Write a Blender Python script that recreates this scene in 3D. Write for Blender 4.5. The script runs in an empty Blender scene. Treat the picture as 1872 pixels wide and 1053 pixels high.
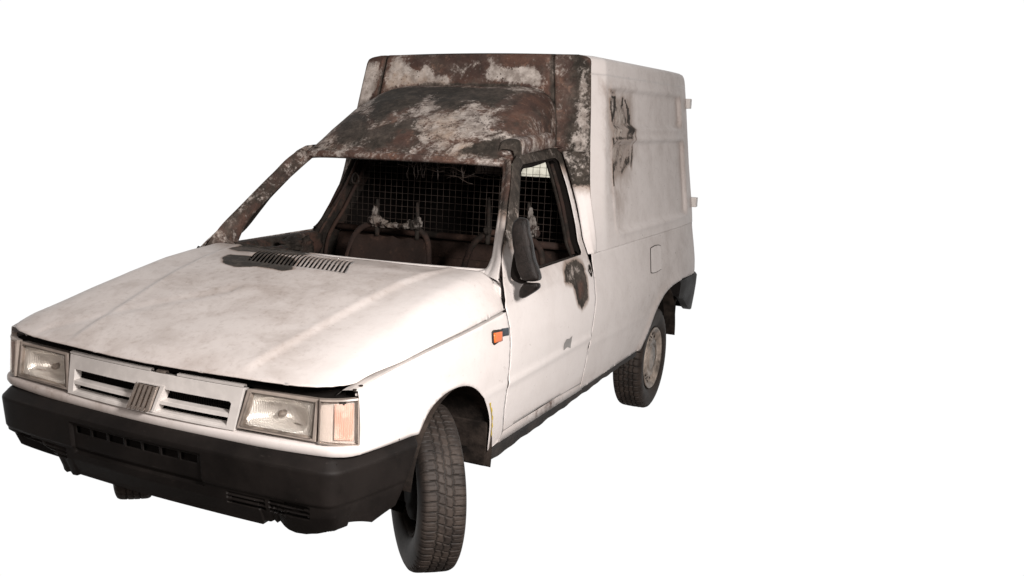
import bpy, bmesh, math, random
import numpy as np
from mathutils import Vector, Matrix
from mathutils.geometry import delaunay_2d_cdt
random.seed(7)
scene = bpy.context.scene
COL = scene.collection

# ------------------------------------------------------------------ camera
W_PX = 1872.0
yaw, pitch, roll = math.radians(-30.30813277), math.radians(-8.78157672), math.radians(1.6345313)
FPX, CX, CY = 1859.6663, 685.2644, 499.6928
dv = Vector((math.sin(yaw)*math.cos(pitch), math.cos(yaw)*math.cos(pitch), math.sin(pitch)))
rv = Vector((math.cos(yaw), -math.sin(yaw), 0))
uv = rv.cross(dv)
rv, uv = rv*math.cos(roll)+uv*math.sin(roll), -rv*math.sin(roll)+uv*math.cos(roll)
cam_d = bpy.data.cameras.new('camera'); cam = bpy.data.objects.new('camera', cam_d); COL.objects.link(cam)
M = Matrix((rv, uv, -dv)).transposed().to_4x4(); M.translation = Vector((2.211555, -3.05536074, 1.5764463))
cam.matrix_world = M
cam_d.sensor_width = 36; cam_d.lens = FPX/W_PX*36
cam_d.shift_x = (W_PX/2-CX)/W_PX; cam_d.shift_y = (CY-1053/2)/W_PX
cam_d.clip_start = .05; cam_d.clip_end = 200
scene.camera = cam

# ------------------------------------------------------------------ world: white backdrop behind the van, made-up dim studio elsewhere that shapes the light
world = bpy.data.worlds.new('World'); scene.world = world; world.use_nodes = True
wt = world.node_tree; wt.nodes.clear()
def wn(t, **k):
    n = wt.nodes.new(t)
    for a, b in k.items(): setattr(n, a, b)
    return n
tc = wn('ShaderNodeTexCoord'); sep = wn('ShaderNodeSeparateXYZ'); wt.links.new(tc.outputs['Generated'], sep.inputs[0])
dot = wn('ShaderNodeVectorMath', operation='DOT_PRODUCT'); wt.links.new(tc.outputs['Generated'], dot.inputs[0])
dot.inputs[1].default_value = (-.545, .839, 0)
r1 = wn('ShaderNodeMapRange', interpolation_type='SMOOTHSTEP'); r1.inputs[1].default_value = .326; r1.inputs[2].default_value = .545
wt.links.new(dot.outputs['Value'], r1.inputs[0])
r2 = wn('ShaderNodeMapRange', interpolation_type='SMOOTHSTEP'); r2.inputs[1].default_value = -.72; r2.inputs[2].default_value = -.60
wt.links.new(sep.outputs['Z'], r2.inputs[0])
mu = wn('ShaderNodeMath', operation='MULTIPLY'); wt.links.new(r1.outputs[0], mu.inputs[0]); wt.links.new(r2.outputs[0], mu.inputs[1])
mixw = wn('ShaderNodeMix', data_type='RGBA'); wt.links.new(mu.outputs[0], mixw.inputs[0])
mixw.inputs[6].default_value = (.13, .108, .096, 1); mixw.inputs[7].default_value = (1.02, 1.02, 1.02, 1)
bg = wn('ShaderNodeBackground'); bg.inputs[1].default_value = 1.0
wo = wn('ShaderNodeOutputWorld'); wt.links.new(mixw.outputs[2], bg.inputs[0]); wt.links.new(bg.outputs[0], wo.inputs[0])

# ------------------------------------------------------------------ lamps of the made-up studio; front and top are added fill
def area(name, loc, target, size, power, color=(1, .945, .915)):
    l = bpy.data.lights.new(name, 'AREA'); l.energy = power; l.size = size; l.shape = 'SQUARE'; l.color = color
    o = bpy.data.objects.new(name, l); COL.objects.link(o); o.location = loc
    o.rotation_euler = (Vector(target)-Vector(loc)).to_track_quat('-Z', 'Y').to_euler()
    return o
area('studio_key_lamp', (3.05, -1.85, 2.15), (.7, .8, .8), .6, 208)
area('added_front_fill', (1.2, -5.0, 2.6), (0, -.3, .8), 1.0, 56)
area('added_top_fill', (-.6, -1.2, 4.6), (0, .2, .9), 1.2, 8)
vs = scene.view_settings
scene.display_settings.display_device = 'sRGB'
vs.view_transform = 'Standard'; vs.look = 'None'; vs.exposure = 0; vs.gamma = 1; vs.use_curve_mapping = False
scene.cycles.use_denoising = True
scene.cycles.max_bounces = 8; scene.cycles.transparent_max_bounces = 16

# ------------------------------------------------------------------ shader helpers
class NT:
    def __init__(s, name):
        s.m = bpy.data.materials.new(name); s.m.use_nodes = True; s.t = s.m.node_tree; s.t.nodes.clear()
        s.out = s.t.nodes.new('ShaderNodeOutputMaterial')
        s.tc = s.t.nodes.new('ShaderNodeTexCoord').outputs['Object']
    def n(s, t, **k):
        x = s.t.nodes.new(t)
        for a, b in k.items(): setattr(x, a, b)
        return x
    def l(s, a, b): s.t.links.new(a, b)
    def put(s, sock, v):
        if isinstance(v, (int, float)): sock.default_value = v
        elif isinstance(v, (tuple, list)): sock.default_value = tuple(v)+((1,) if len(v) == 3 and len(sock.default_value) == 4 else ())
        else: s.l(v, sock)
    def noise(s, scale, detail=4, rough=.55, vec=None, dist=0):
        x = s.n('ShaderNodeTexNoise'); x.inputs['Scale'].default_value = scale; x.inputs['Detail'].default_value = detail
        x.inputs['Roughness'].default_value = rough; x.inputs['Distortion'].default_value = dist
        s.l(vec or s.tc, x.inputs['Vector']); return x.outputs[0]
    def math(s, op, a, b=0.0, c=None, clamp=False):
        x = s.n('ShaderNodeMath', operation=op); x.use_clamp = clamp
        s.put(x.inputs[0], a); s.put(x.inputs[1], b)
        if c is not None: s.put(x.inputs[2], c)
        return x.outputs[0]
    def ramp(s, v, a, b, lo=0.0, hi=1.0, smooth=True):
        x = s.n('ShaderNodeMapRange', interpolation_type='SMOOTHSTEP' if smooth else 'LINEAR')
        s.put(x.inputs[0], v); x.inputs[1].default_value = a; x.inputs[2].default_value = b
        x.inputs[3].default_value = lo; x.inputs[4].default_value = hi; return x.outputs[0]
    def mix(s, f, a, b):
        x = s.n('ShaderNodeMix', data_type='RGBA'); s.put(x.inputs[0], f); s.put(x.inputs[6], a); s.put(x.inputs[7], b); return x.outputs[2]
    def vmap(s, sc=(1, 1, 1), rot=(0, 0, 0)):
        x = s.n('ShaderNodeMapping'); x.inputs['Scale'].default_value = sc; x.inputs['Rotation'].default_value = rot
        s.l(s.tc, x.inputs['Vector']); return x.outputs[0]
    def bump(s, h, strength, dist):
        x = s.n('ShaderNodeBump'); x.inputs['Strength'].default_value = strength; x.inputs['Distance'].default_value = dist
        s.l(h, x.inputs['Height']); return x.outputs[0]
    def bsdf(s, col, rough=.5, metal=0.0, spec=.5, normal=None, coat=0.0, **k):
        x = s.n('ShaderNodeBsdfPrincipled'); s.put(x.inputs['Base Color'], col); s.put(x.inputs['Roughness'], rough)
        s.put(x.inputs['Metallic'], metal); s.put(x.inputs['Specular IOR Level'], spec); s.put(x.inputs['Coat Weight'], coat)
        if normal is not None: s.l(normal, x.inputs['Normal'])
        for a, b in k.items(): s.put(x.inputs[a.replace('_', ' ')], b)
        s.l(x.outputs[0], s.out.inputs[0]); return s.m

def burnt_colours(N):
    """rust, char and ash looks shared by every fire-damaged surface"""
    a = N.noise(4.5, 8, .62); b = N.noise(22, 8, .65); c = N.noise(90, 5, .6)
    rust = N.mix(N.ramp(a, .38, .66), (.060, .037, .031), (.118, .064, .047))
    rust = N.mix(N.ramp(b, .54, .74, 0, .8), rust, (.24, .135, .095))
    rust = N.mix(N.ramp(c, .56, .70, 0, .75), rust, (.03, .018, .014))
    char = N.mix(N.ramp(b, .40, .70), (.026, .022, .018), (.068, .057, .047))
    char = N.mix(N.ramp(c, .60, .74, 0, .6), char, (.16, .13, .11))
    ash = N.mix(N.ramp(b, .34, .66), (.26, .225, .20), (.54, .49, .45))
    ash = N.mix(N.ramp(a, .50, .72, 0, .55), ash, (.40, .27, .18))
    v = N.n('ShaderNodeTexVoronoi'); v.inputs['Scale'].default_value = 62; N.l(N.tc, v.inputs['Vector'])
    pits = N.math('MULTIPLY', N.ramp(v.outputs['Distance'], .20, .30, 1, 0), N.ramp(N.noise(14, 3), .46, .62))
    ash = N.mix(pits, ash, (.035, .025, .02))
    sp = N.ramp(N.noise(150, 4, .7), .60, .66)
    ash = N.mix(N.math('MULTIPLY', sp, .8), ash, (.06, .045, .038))
    return rust, char, ash, a, b, c

def make_body():
    N = NT('weathered_white_paint')
    at = N.n('ShaderNodeAttribute'); at.attribute_name = 'wear'; at.attribute_type = 'GEOMETRY'
    sp = N.n('ShaderNodeSeparateColor'); N.l(at.outputs['Color'], sp.inputs[0])
    ch, ru, di, as_ = sp.outputs[0], sp.outputs[1], sp.outputs[2], at.outputs['Alpha']
    rust, char, ash, a, b, c = burnt_colours(N)
    n2 = N.noise(9, 10, .68, dist=.3); n3 = N.noise(13, 10, .7, dist=.4)
    def mask(v, n, amp=.75, e=.09):
        return N.ramp(N.math('ADD', v, N.math('MULTIPLY', N.math('SUBTRACT', n, .5), amp)), .5-e, .5+e)
    hi = N.noise(75, 6, .75); na = N.math('ADD', N.math('MULTIPLY', N.noise(12, 10, .72, dist=.5), .62), N.math('MULTIPLY', hi, .38))
    mch = mask(ch, N.math('ADD', N.math('MULTIPLY', n2, .7), N.math('MULTIPLY', hi, .3)), 1.5); mru = mask(ru, n3, 1.5, .26); mas = mask(as_, na, 3.2, .20)
    # paint with road dirt, painted shade, streaks and chips
    streak = N.noise(1.0, 6, .6, vec=N.vmap((30, 6, 2.2)))
    dirt_shade = N.math('MULTIPLY', N.ramp(N.noise(5.5, 9, .66, dist=.4), .36, .72), .24)
    dirt_shade = N.math('ADD', dirt_shade, N.math('MULTIPLY', N.ramp(N.noise(40, 6, .7), .48, .74), .17))
    dirt_shade = N.math('MULTIPLY', dirt_shade, N.math('ADD', N.math('MULTIPLY', di, 1.25), .30))
    dirt_shade = N.math('ADD', dirt_shade, N.math('MULTIPLY', di, .52), clamp=True)
    paint = N.mix(dirt_shade, (.775, .73, .708), (.31, .25, .215))
    scr = N.ramp(N.noise(1, 3, .7, vec=N.vmap((240, 18, 60), (0, 0, .6))), .665, .72)
    paint = N.mix(N.math('MULTIPLY', scr, N.math('ADD', N.math('MULTIPLY', di, .55), .06)), paint, (.12, .09, .075))
    vo = N.n('ShaderNodeTexVoronoi'); vo.inputs['Scale'].default_value = 9; N.l(N.tc, vo.inputs['Vector'])
    chip = N.math('MULTIPLY', N.ramp(vo.outputs['Distance'], .022, .034, 1, 0), N.ramp(N.noise(2.4, 2), .50, .56))
    paint = N.mix(chip, paint, (.05, .035, .028))
    # soft scorched (brownish) halo round a char mask
    halo = N.ramp(N.math('ADD', ch, N.math('MULTIPLY', N.math('SUBTRACT', n3, .5), .5)), .04, .46, 0, .8)
    paint = N.mix(halo, paint, (.23, .155, .11))
    col = N.mix(mch, paint, char); col = N.mix(mru, col, rust); col = N.mix(mas, col, ash)
    burnt = N.math('MAXIMUM', N.math('MAXIMUM', mch, mru), mas)
    dust = N.math('MULTIPLY', N.math('MULTIPLY', N.ramp(N.noise(5, 9, .7, dist=.6), .44, .70, 0, .45), N.ramp(N.noise(60, 5, .7), .35, .65, .35, 1)), burnt)
    col = N.mix(dust, col, (.21, .165, .14))
    rough = N.math('ADD', N.ramp(burnt, 0, 1, .50, .82), N.math('MULTIPLY', N.math('SUBTRACT', b, .5), .2))
    hgt = N.math('ADD', N.math('MULTIPLY', N.math('ADD', b, c), N.ramp(burnt, 0, 1, .10, 1)), N.math('MULTIPLY', a, .25))
    hgt = N.math('SUBTRACT', hgt, N.math('MULTIPLY', N.ramp(N.math('MAXIMUM', mch, mru), 0, 1), .3))
    return N.bsdf(col, rough, 0, N.ramp(burnt, 0, 1, .34, .20), N.bump(hgt, .55, .0035), N.ramp(burnt, 0, 1, .05, 0))

def make_burnt(name, tint=1.0, char_bias=.5, ashy=.62):
    N = NT(name); rust, char, ash, a, b, c = burnt_colours(N)
    n2 = N.noise(7, 9, .66, dist=.3)
    col = N.mix(N.ramp(n2, char_bias-.07, char_bias+.07), rust, char)
    col = N.mix(N.ramp(N.noise(11, 10, .7), ashy, ashy+.06), col, ash)
    if tint != 1.0: col = N.mix(1-tint, col, (.008, .006, .005))
    return N.bsdf(col, .85, 0, .2, N.bump(N.math('ADD', b, c), .6, .004))

def make_plain(name, col, rough=.5, metal=0.0, spec=.5, var=.25, scale=25, bumpd=.0, coat=0.0, dark=None):
    N = NT(name); n = N.noise(scale, 7, .65); n2 = N.noise(scale/6, 5)
    d = dark or tuple(x*(1-var*1.6) for x in col)
    cc = N.mix(N.ramp(N.math('ADD', N.math('MULTIPLY', n, .5), N.math('MULTIPLY', n2, .5)), .38, .62), d, col)
    nm = N.bump(N.noise(scale*6, 4), .5, bumpd) if bumpd else None
    return N.bsdf(cc, N.math('ADD', N.math('MULTIPLY', n, .2), rough-.1), metal, spec, nm, coat)

def make_plastic():
    N = NT('faded_black_plastic')
    n = N.noise(5, 6, .6); f = N.noise(420, 2); s_ = N.ramp(N.noise(60, 6, .7), .60, .75)
    col = N.mix(N.ramp(n, .35, .7), (.0045, .0034, .0030), (.0120, .0092, .0080))
    sc = N.ramp(N.noise(1, 3, .7, vec=N.vmap((14, 90, 200))), .68, .74)
    col = N.mix(N.math('MULTIPLY', sc, .30), col, (.10, .085, .075))
    col = N.mix(N.math('MULTIPLY', s_, .25), col, (.06, .048, .04))
    return N.bsdf(col, N.ramp(n, .3, .7, .52, .66), 0, .22, N.bump(f, .35, .0012))

def make_tyre():
    N = NT('dusty_tyre_rubber')
    n = N.noise(14, 6, .6); f = N.noise(160, 4, .7)
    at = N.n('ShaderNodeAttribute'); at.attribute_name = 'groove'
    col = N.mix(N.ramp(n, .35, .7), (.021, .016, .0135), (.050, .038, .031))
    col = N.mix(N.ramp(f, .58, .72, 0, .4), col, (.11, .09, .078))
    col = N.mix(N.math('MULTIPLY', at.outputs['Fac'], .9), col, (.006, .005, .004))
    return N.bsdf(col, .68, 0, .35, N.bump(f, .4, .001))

def make_lens(name, tintc, freq, diag=False, alpha=.55):
    """fluted clear lens"""
    N = NT(name)
    w = N.n('ShaderNodeTexWave'); w.wave_type = 'BANDS'; w.bands_direction = 'X'; w.inputs['Scale'].default_value = freq
    N.l(N.tc, w.inputs['Vector'])
    g = N.n('ShaderNodeBsdfGlass'); g.inputs['Roughness'].default_value = .05; g.inputs['IOR'].default_value = 1.18
    g.inputs['Color'].default_value = tintc+(1,)
    N.l(N.bump(w.outputs['Fac'], .5, .003), g.inputs['Normal'])
    tr = N.n('ShaderNodeBsdfTransparent'); tr.inputs[0].default_value = tintc+(1,)
    df = N.n('ShaderNodeBsdfDiffuse'); df.inputs[0].default_value = (.80, .75, .69, 1)
    m1 = N.n('ShaderNodeMixShader'); m1.inputs[0].default_value = alpha; N.l(tr.outputs[0], m1.inputs[1]); N.l(g.outputs[0], m1.inputs[2])
    m2 = N.n('ShaderNodeMixShader'); N.l(N.ramp(N.noise(20, 6, .7), .4, .8, .01, .10), m2.inputs[0]); N.l(m1.outputs[0], m2.inputs[1]); N.l(df.outputs[0], m2.inputs[2])
    N.l(m2.outputs[0], N.out.inputs[0]); return N.m

def make_reflector():
    N = NT('headlight_reflector')
    w = N.n('ShaderNodeTexWave'); w.bands_direction = 'X'; w.inputs['Scale'].default_value = 55; w.inputs['Distortion'].default_value = .0
    N.l(N.tc, w.inputs['Vector'])
    n = N.noise(9, 4)
    return N.bsdf(N.mix(N.ramp(n, .35, .65), (.92, .88, .84), (.99, .98, .96)), .22, .55, .6, N.bump(w.outputs['Fac'], .35, .004))

def make_pane():
    N = NT('clouded_cream_glass')
    t = N.n('ShaderNodeBsdfTranslucent'); t.inputs[0].default_value = (.92, .86, .70, 1)
    p = N.n('ShaderNodeBsdfTransparent'); p.inputs[0].default_value = (.95, .90, .76, 1)
    m = N.n('ShaderNodeMixShader'); N.l(N.ramp(N.noise(12, 4), .4, .6, .35, .7), m.inputs[0]); N.l(p.outputs[0], m.inputs[1]); N.l(t.outputs[0], m.inputs[2])
    N.l(m.outputs[0], N.out.inputs[0]); return N.m

BODY = make_body()
BURNT = make_burnt('burnt_steel', .6); SOOT = make_burnt('sooty_steel', .42, .42, .72)
DARKRUST = make_burnt('dark_rusted_panel', .22, .66, .80)
TUBE = make_burnt('scorched_seat_tube', .36, .58, .74)
ASHY = make_burnt('melted_ash_crust', .36, .5, .46)
PLASTIC = make_plastic(); TYRE = make_tyre()
VOID = make_plain('soot_and_shade_black', (.010, .008, .007), .9, 0, .1)  # soot lining; also stands in for shade in door and lamp gaps
ARCH = make_plain('dirty_wheel_arch', (.045, .034, .028), .9, 0, .15, .5, 18, .004)
GREYTRIM = make_plain('aged_grey_trim', (.30, .25, .215), .55, 0, .4, .4, 30)
STEEL = make_plain('dirty_steel_rim', (.50, .43, .37), .5, .2, .5, .45, 22, .001)
CHROME = make_plain('brushed_chrome', (.66, .58, .52), .25, .85, .5, .15, 60)
WIRE = make_plain('bare_grey_wire', (.075, .056, .046), .6, .3, .4, .4, 40)
GRIMEW = make_plain('grille_white_paint', (.70, .66, .63), .42, 0, .45, .14, 16, 0, .1)
SILL = make_plain('sill_black', (.045, .036, .031), .7, 0, .3, .5, 14, .002)
ORANGE = make_plain('orange_lens', (.85, .17, .03), .3, 0, .5, .15)
BADGE = make_plain('dark_blue_grey_badge', (.05, .062, .078), .5, 0, .4, .3, 90)
PRIMER = make_plain('grey_primer', (.28, .27, .26), .6, 0, .4, .1)
def make_fluted(name, c0, c1):
    N = NT(name); w = N.n('ShaderNodeTexWave'); w.bands_direction = 'X'; w.inputs['Scale'].default_value = 70; N.l(N.tc, w.inputs['Vector'])
    g = N.ramp(N.noise(22, 4), .42, .62)
    return N.bsdf(N.mix(N.math('ADD', N.math('MULTIPLY', g, .6), N.math('MULTIPLY', w.outputs['Fac'], .4)), c0, c1), .3, 0, .5, N.bump(w.outputs['Fac'], .5, .002))
FLUTEP = make_fluted('faded_orange_bulb_cover', (.80, .42, .33), (.88, .74, .68))
YELLOW = make_plain('yellow_marker_paint', (.85, .62, .05), .6, 0, .4, .3, 60)
PINK = make_plain('faded_bulb_cover', (.86, .62, .54), .5, 0, .4, .35, 26)
LAMPTRIM = make_plain('hazy_lamp_surround', (.36, .305, .265), .38, 0, .5, .22, 24)
LENS = make_lens('fluted_headlight_glass', (.97, .95, .92), 80, alpha=.28)
LENS2 = make_lens('clear_indicator_glass', (.96, .91, .87), 46, alpha=.35)
REFL = make_reflector(); PANE = make_pane()
MIRRORP = make_plain('heat_blistered_plastic', (.020, .015, .013), .42, 0, .25, .5, 45, .006)

# ------------------------------------------------------------------ mesh helpers
def link(name, me, mat, parent, smooth=True, solid=0.0, bev=0.0, off=-1):
    o = bpy.data.objects.new(name, me); COL.objects.link(o)
    if mat: me.materials.append(mat)
    if parent: o.parent = parent
    if smooth:
        me.polygons.foreach_set('use_smooth', [True]*len(me.polygons))
    if solid:
        m = o.modifiers.new('thickness', 'SOLIDIFY'); m.thickness = solid; m.offset = off
    if bev:
        m = o.modifiers.new('bevel', 'BEVEL'); m.width = bev; m.segments = 2; m.limit_method = 'ANGLE'; m.angle_limit = .7
    return o
def mesh(name, V, Fc):
    me = bpy.data.meshes.new(name); me.from_pydata([tuple(map(float, v)) for v in V], [], [tuple(f) for f in Fc]); me.validate(); me.update(); return me
def orient(me, ref):
    """flip so that the mean normal agrees with the vector ref"""
    s = Vector((0, 0, 0))
    for p in me.polygons: s += p.normal*p.area
    if s.dot(Vector(ref)) < 0: me.flip_normals()
def fixn(me):
    bm = bmesh.new(); bm.from_mesh(me); bmesh.ops.recalc_face_normals(bm, faces=bm.faces); bm.to_mesh(me); bm.free()
def autosmooth(o, ang=35):
    me = o.data; bm = bmesh.new(); bm.from_mesh(me)
    for e in bm.edges:
        if len(e.link_faces) == 2 and e.calc_face_angle(0) > math.radians(ang): e.smooth = False
    bm.to_mesh(me); bm.free()
def sdf(P, poly):
    """signed distance of points P (n,2) to a closed polygon, positive inside"""
    poly = np.asarray(poly, float); d = np.full(len(P), 1e9); ins = np.zeros(len(P), bool)
    for i in range(len(poly)):
        a, b = poly[i], poly[(i+1) % len(poly)]; ab = b-a; ap = P-a
        t = np.clip((ap@ab)/max(ab@ab, 1e-12), 0, 1); q = ap-t[:, None]*ab
        d = np.minimum(d, np.hypot(q[:, 0], q[:, 1]))
        c = (a[1] > P[:, 1]) != (b[1] > P[:, 1])
        with np.errstate(divide='ignore', invalid='ignore'):
            xx = (b[0]-a[0])*(P[:, 1]-a[1])/(b[1]-a[1])+a[0]
        ins ^= c & (P[:, 0] < xx)
    return np.where(ins, d, -d)
def panel(name, outline, holes, fn, step, mat, parent, ref, solid=.0015, extra=None, smooth=True):
    """thin pressed sheet: a 2D outline with holes, filled densely and mapped into space by fn(a,b)"""
    def dens(pl):
        out = []
        for i in range(len(pl)):
            a = np.array(pl[i]); b = np.array(pl[(i+1) % len(pl)]); k = max(1, int(np.linalg.norm(b-a)/step))
            for j in range(k): out.append(tuple(a+(b-a)*j/k))
        return out
    O = dens(outline); Hs = [dens(h) for h in holes]
    pts = list(O); edges = [(i, (i+1) % len(O)) for i in range(len(O))]
    for h in Hs:
        n0 = len(pts); pts += h; edges += [(n0+i, n0+(i+1) % len(h)) for i in range(len(h))]
    A = np.array(outline); lo, hi = A.min(0), A.max(0)
    gx, gy = np.meshgrid(np.arange(lo[0], hi[0], step), np.arange(lo[1], hi[1], step))
    gx = gx+(np.arange(gx.shape[0]) % 2)[:, None]*step*.5
    G = np.stack([gx.ravel(), gy.ravel()], 1); k = sdf(G, outline) > step*.45
    for h in holes: k &= sdf(G, h) < -step*.35
    pts += [tuple(p) for p in G[k]]
    r = delaunay_2d_cdt([Vector(p) for p in pts], edges, [], 0, 1e-6)
    V2 = [tuple(v) for v in r[0]]; Fc = [tuple(f) for f in r[2]]
    cen = np.array([[sum(V2[i][0] for i in f)/len(f), sum(V2[i][1] for i in f)/len(f)] for f in Fc])
    keep = sdf(cen, outline) > 0
    for h in holes: keep &= sdf(cen, h) < 0
    Fc = [f for f, q in zip(Fc, keep) if q]
    used = sorted({i for f in Fc for i in f}); mp = {a: i for i, a in enumerate(used)}
    V = [fn(*V2[i]) for i in used]
    me = mesh(name, V, [[mp[i] for i in f] for f in Fc]); orient(me, ref)
    return link(name, me, mat, parent, smooth, solid)
def grid(name, P, mat, parent, ref=None, closed_u=False, solid=0, smooth=True, skip=None):
    """P[i][j] points"""
    n, m = len(P), len(P[0]); V = [p for r in P for p in r]; Fc = []
    for i in range(n-(0 if closed_u else 1)):
        for j in range(m-1):
            if skip and skip(i, j): continue
            i2 = (i+1) % n
            Fc.append((i*m+j, i2*m+j, i2*m+j+1, i*m+j+1))
    me = mesh(name, V, Fc)
    if ref: orient(me, ref)
    else: fixn(me)
    return link(name, me, mat, parent, smooth, solid)
def cat(pts, n):
    """Catmull-Rom resample of a polyline (any dimension) to n points, uniform in length"""
    P = np.array(pts, float); k = len(P); Q = []
    E = np.vstack([2*P[0]-P[1], P, 2*P[-1]-P[-2]])
    for i in range(k-1):
        p0, p1, p2, p3 = E[i], E[i+1], E[i+2], E[i+3]
        for t in np.linspace(0, 1, 12, endpoint=False):
            Q.append(.5*((2*p1)+(-p0+p2)*t+(2*p0-5*p1+4*p2-p3)*t*t+(-p0+3*p1-3*p2+p3)*t**3))
    Q.append(P[-1]); return lin(Q, n)
def lin(pts, n):
    Q = np.array(pts, float); L = np.r_[0, np.cumsum(np.linalg.norm(np.diff(Q, axis=0), axis=1))]
    s = np.linspace(0, L[-1], n); return np.stack([np.interp(s, L, Q[:, i]) for i in range(Q.shape[1])], 1)
def tube_mesh(V, Fc, pts, r, seg=8, cap=True):
    pts = [Vector(p) for p in pts]; n0 = len(V); rr = r if hasattr(r, '__len__') else [r]*len(pts)
    up = Vector((0, 0, 1)); prev = None
    for i, p in enumerate(pts):
        d = (pts[min(i+1, len(pts)-1)]-pts[max(i-1, 0)]).normalized()
        a = prev or (up if abs(d.z) < .9 else Vector((1, 0, 0)))
        s = d.cross(a).normalized(); b = s.cross(d).normalized(); prev = b
        for k in range(seg):
            t = 2*math.pi*k/seg; V.append(p+(s*math.cos(t)+b*math.sin(t))*rr[i])
    for i in range(len(pts)-1):
        for k in range(seg):
            k2 = (k+1) % seg; Fc.append((n0+i*seg+k, n0+i*seg+k2, n0+(i+1)*seg+k2, n0+(i+1)*seg+k))
    if cap: Fc.append([n0+k for k in range(seg)][::-1]); Fc.append([n0+(len(pts)-1)*seg+k for k in range(seg)])
def tube(name, pts, r, mat, parent, seg=10, cap=True):
    V, Fc = [], []; tube_mesh(V, Fc, pts, r, seg, cap); me = mesh(name, V, Fc); fixn(me); return link(name, me, mat, parent)
def box_mesh(V, Fc, c, s, R=None):
    n0 = len(V)
    for dx in (-.5, .5):
        for dy in (-.5, .5):
            for dz in (-.5, .5):
                v = Vector((dx*s[0], dy*s[1], dz*s[2]))
                if R is not None: v = R@v
                V.append(Vector(c)+v)
    for f in ((0, 1, 3, 2), (4, 6, 7, 5), (0, 4, 5, 1), (2, 3, 7, 6), (0, 2, 6, 4), (1, 5, 7, 3)): Fc.append(tuple(n0+i for i in f))
def box(name, c, s, mat, parent, R=None, bev=0.0):
    V, Fc = [], []; box_mesh(V, Fc, c, s, R); me = mesh(name, V, Fc); fixn(me); return link(name, me, mat, parent, False, 0, bev)
def hexa(name, q0, q1, mat, parent, bev=0.0):
    """solid between two quads (each four points, same winding)"""
    V = [Vector(p) for p in q0]+[Vector(p) for p in q1]
    Fc = [(0, 1, 2, 3), (7, 6, 5, 4)]+[(i, (i+1) % 4, 4+(i+1) % 4, 4+i) for i in range(4)]
    me = mesh(name, V, Fc); fixn(me); return link(name, me, mat, parent, False, 0, bev)
def sweep(name, path, prof_pts, mat, parent, closed_prof=True, smooth=True):
    """prof_pts(i, p) -> list of 3D points of the section at path index i"""
    P = [prof_pts(i, p) for i, p in enumerate(path)]; n, m = len(P), len(P[0]); V = [q for r in P for q in r]; Fc = []
    for i in range(n-1):
        for j in range(m if closed_prof else m-1):
            j2 = (j+1) % m; Fc.append((i*m+j, (i+1)*m+j, (i+1)*m+j2, i*m+j2))
    if closed_prof: Fc.append(list(range(m))); Fc.append([(n-1)*m+j for j in range(m)][::-1])
    me = mesh(name, V, Fc); fixn(me); o = link(name, me, mat, parent, smooth)
    if smooth: autosmooth(o, 40)
    return o
def sm(a, b, x):
    t = np.clip((x-a)/(b-a), 0, 1); return t*t*(3-2*t)
def vnoise(P, sc, seed=0):
    """cheap smooth value noise for shaping lumps"""
    P = np.asarray(P)*sc+seed*7.3
    return (np.sin(P[:, 0]*1.7+np.sin(P[:, 1]*1.3+seed))+np.sin(P[:, 1]*2.1+np.sin(P[:, 2]*1.9))+np.sin(P[:, 2]*1.6+np.sin(P[:, 0]*2.3)))/3

WEAR = {}
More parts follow.
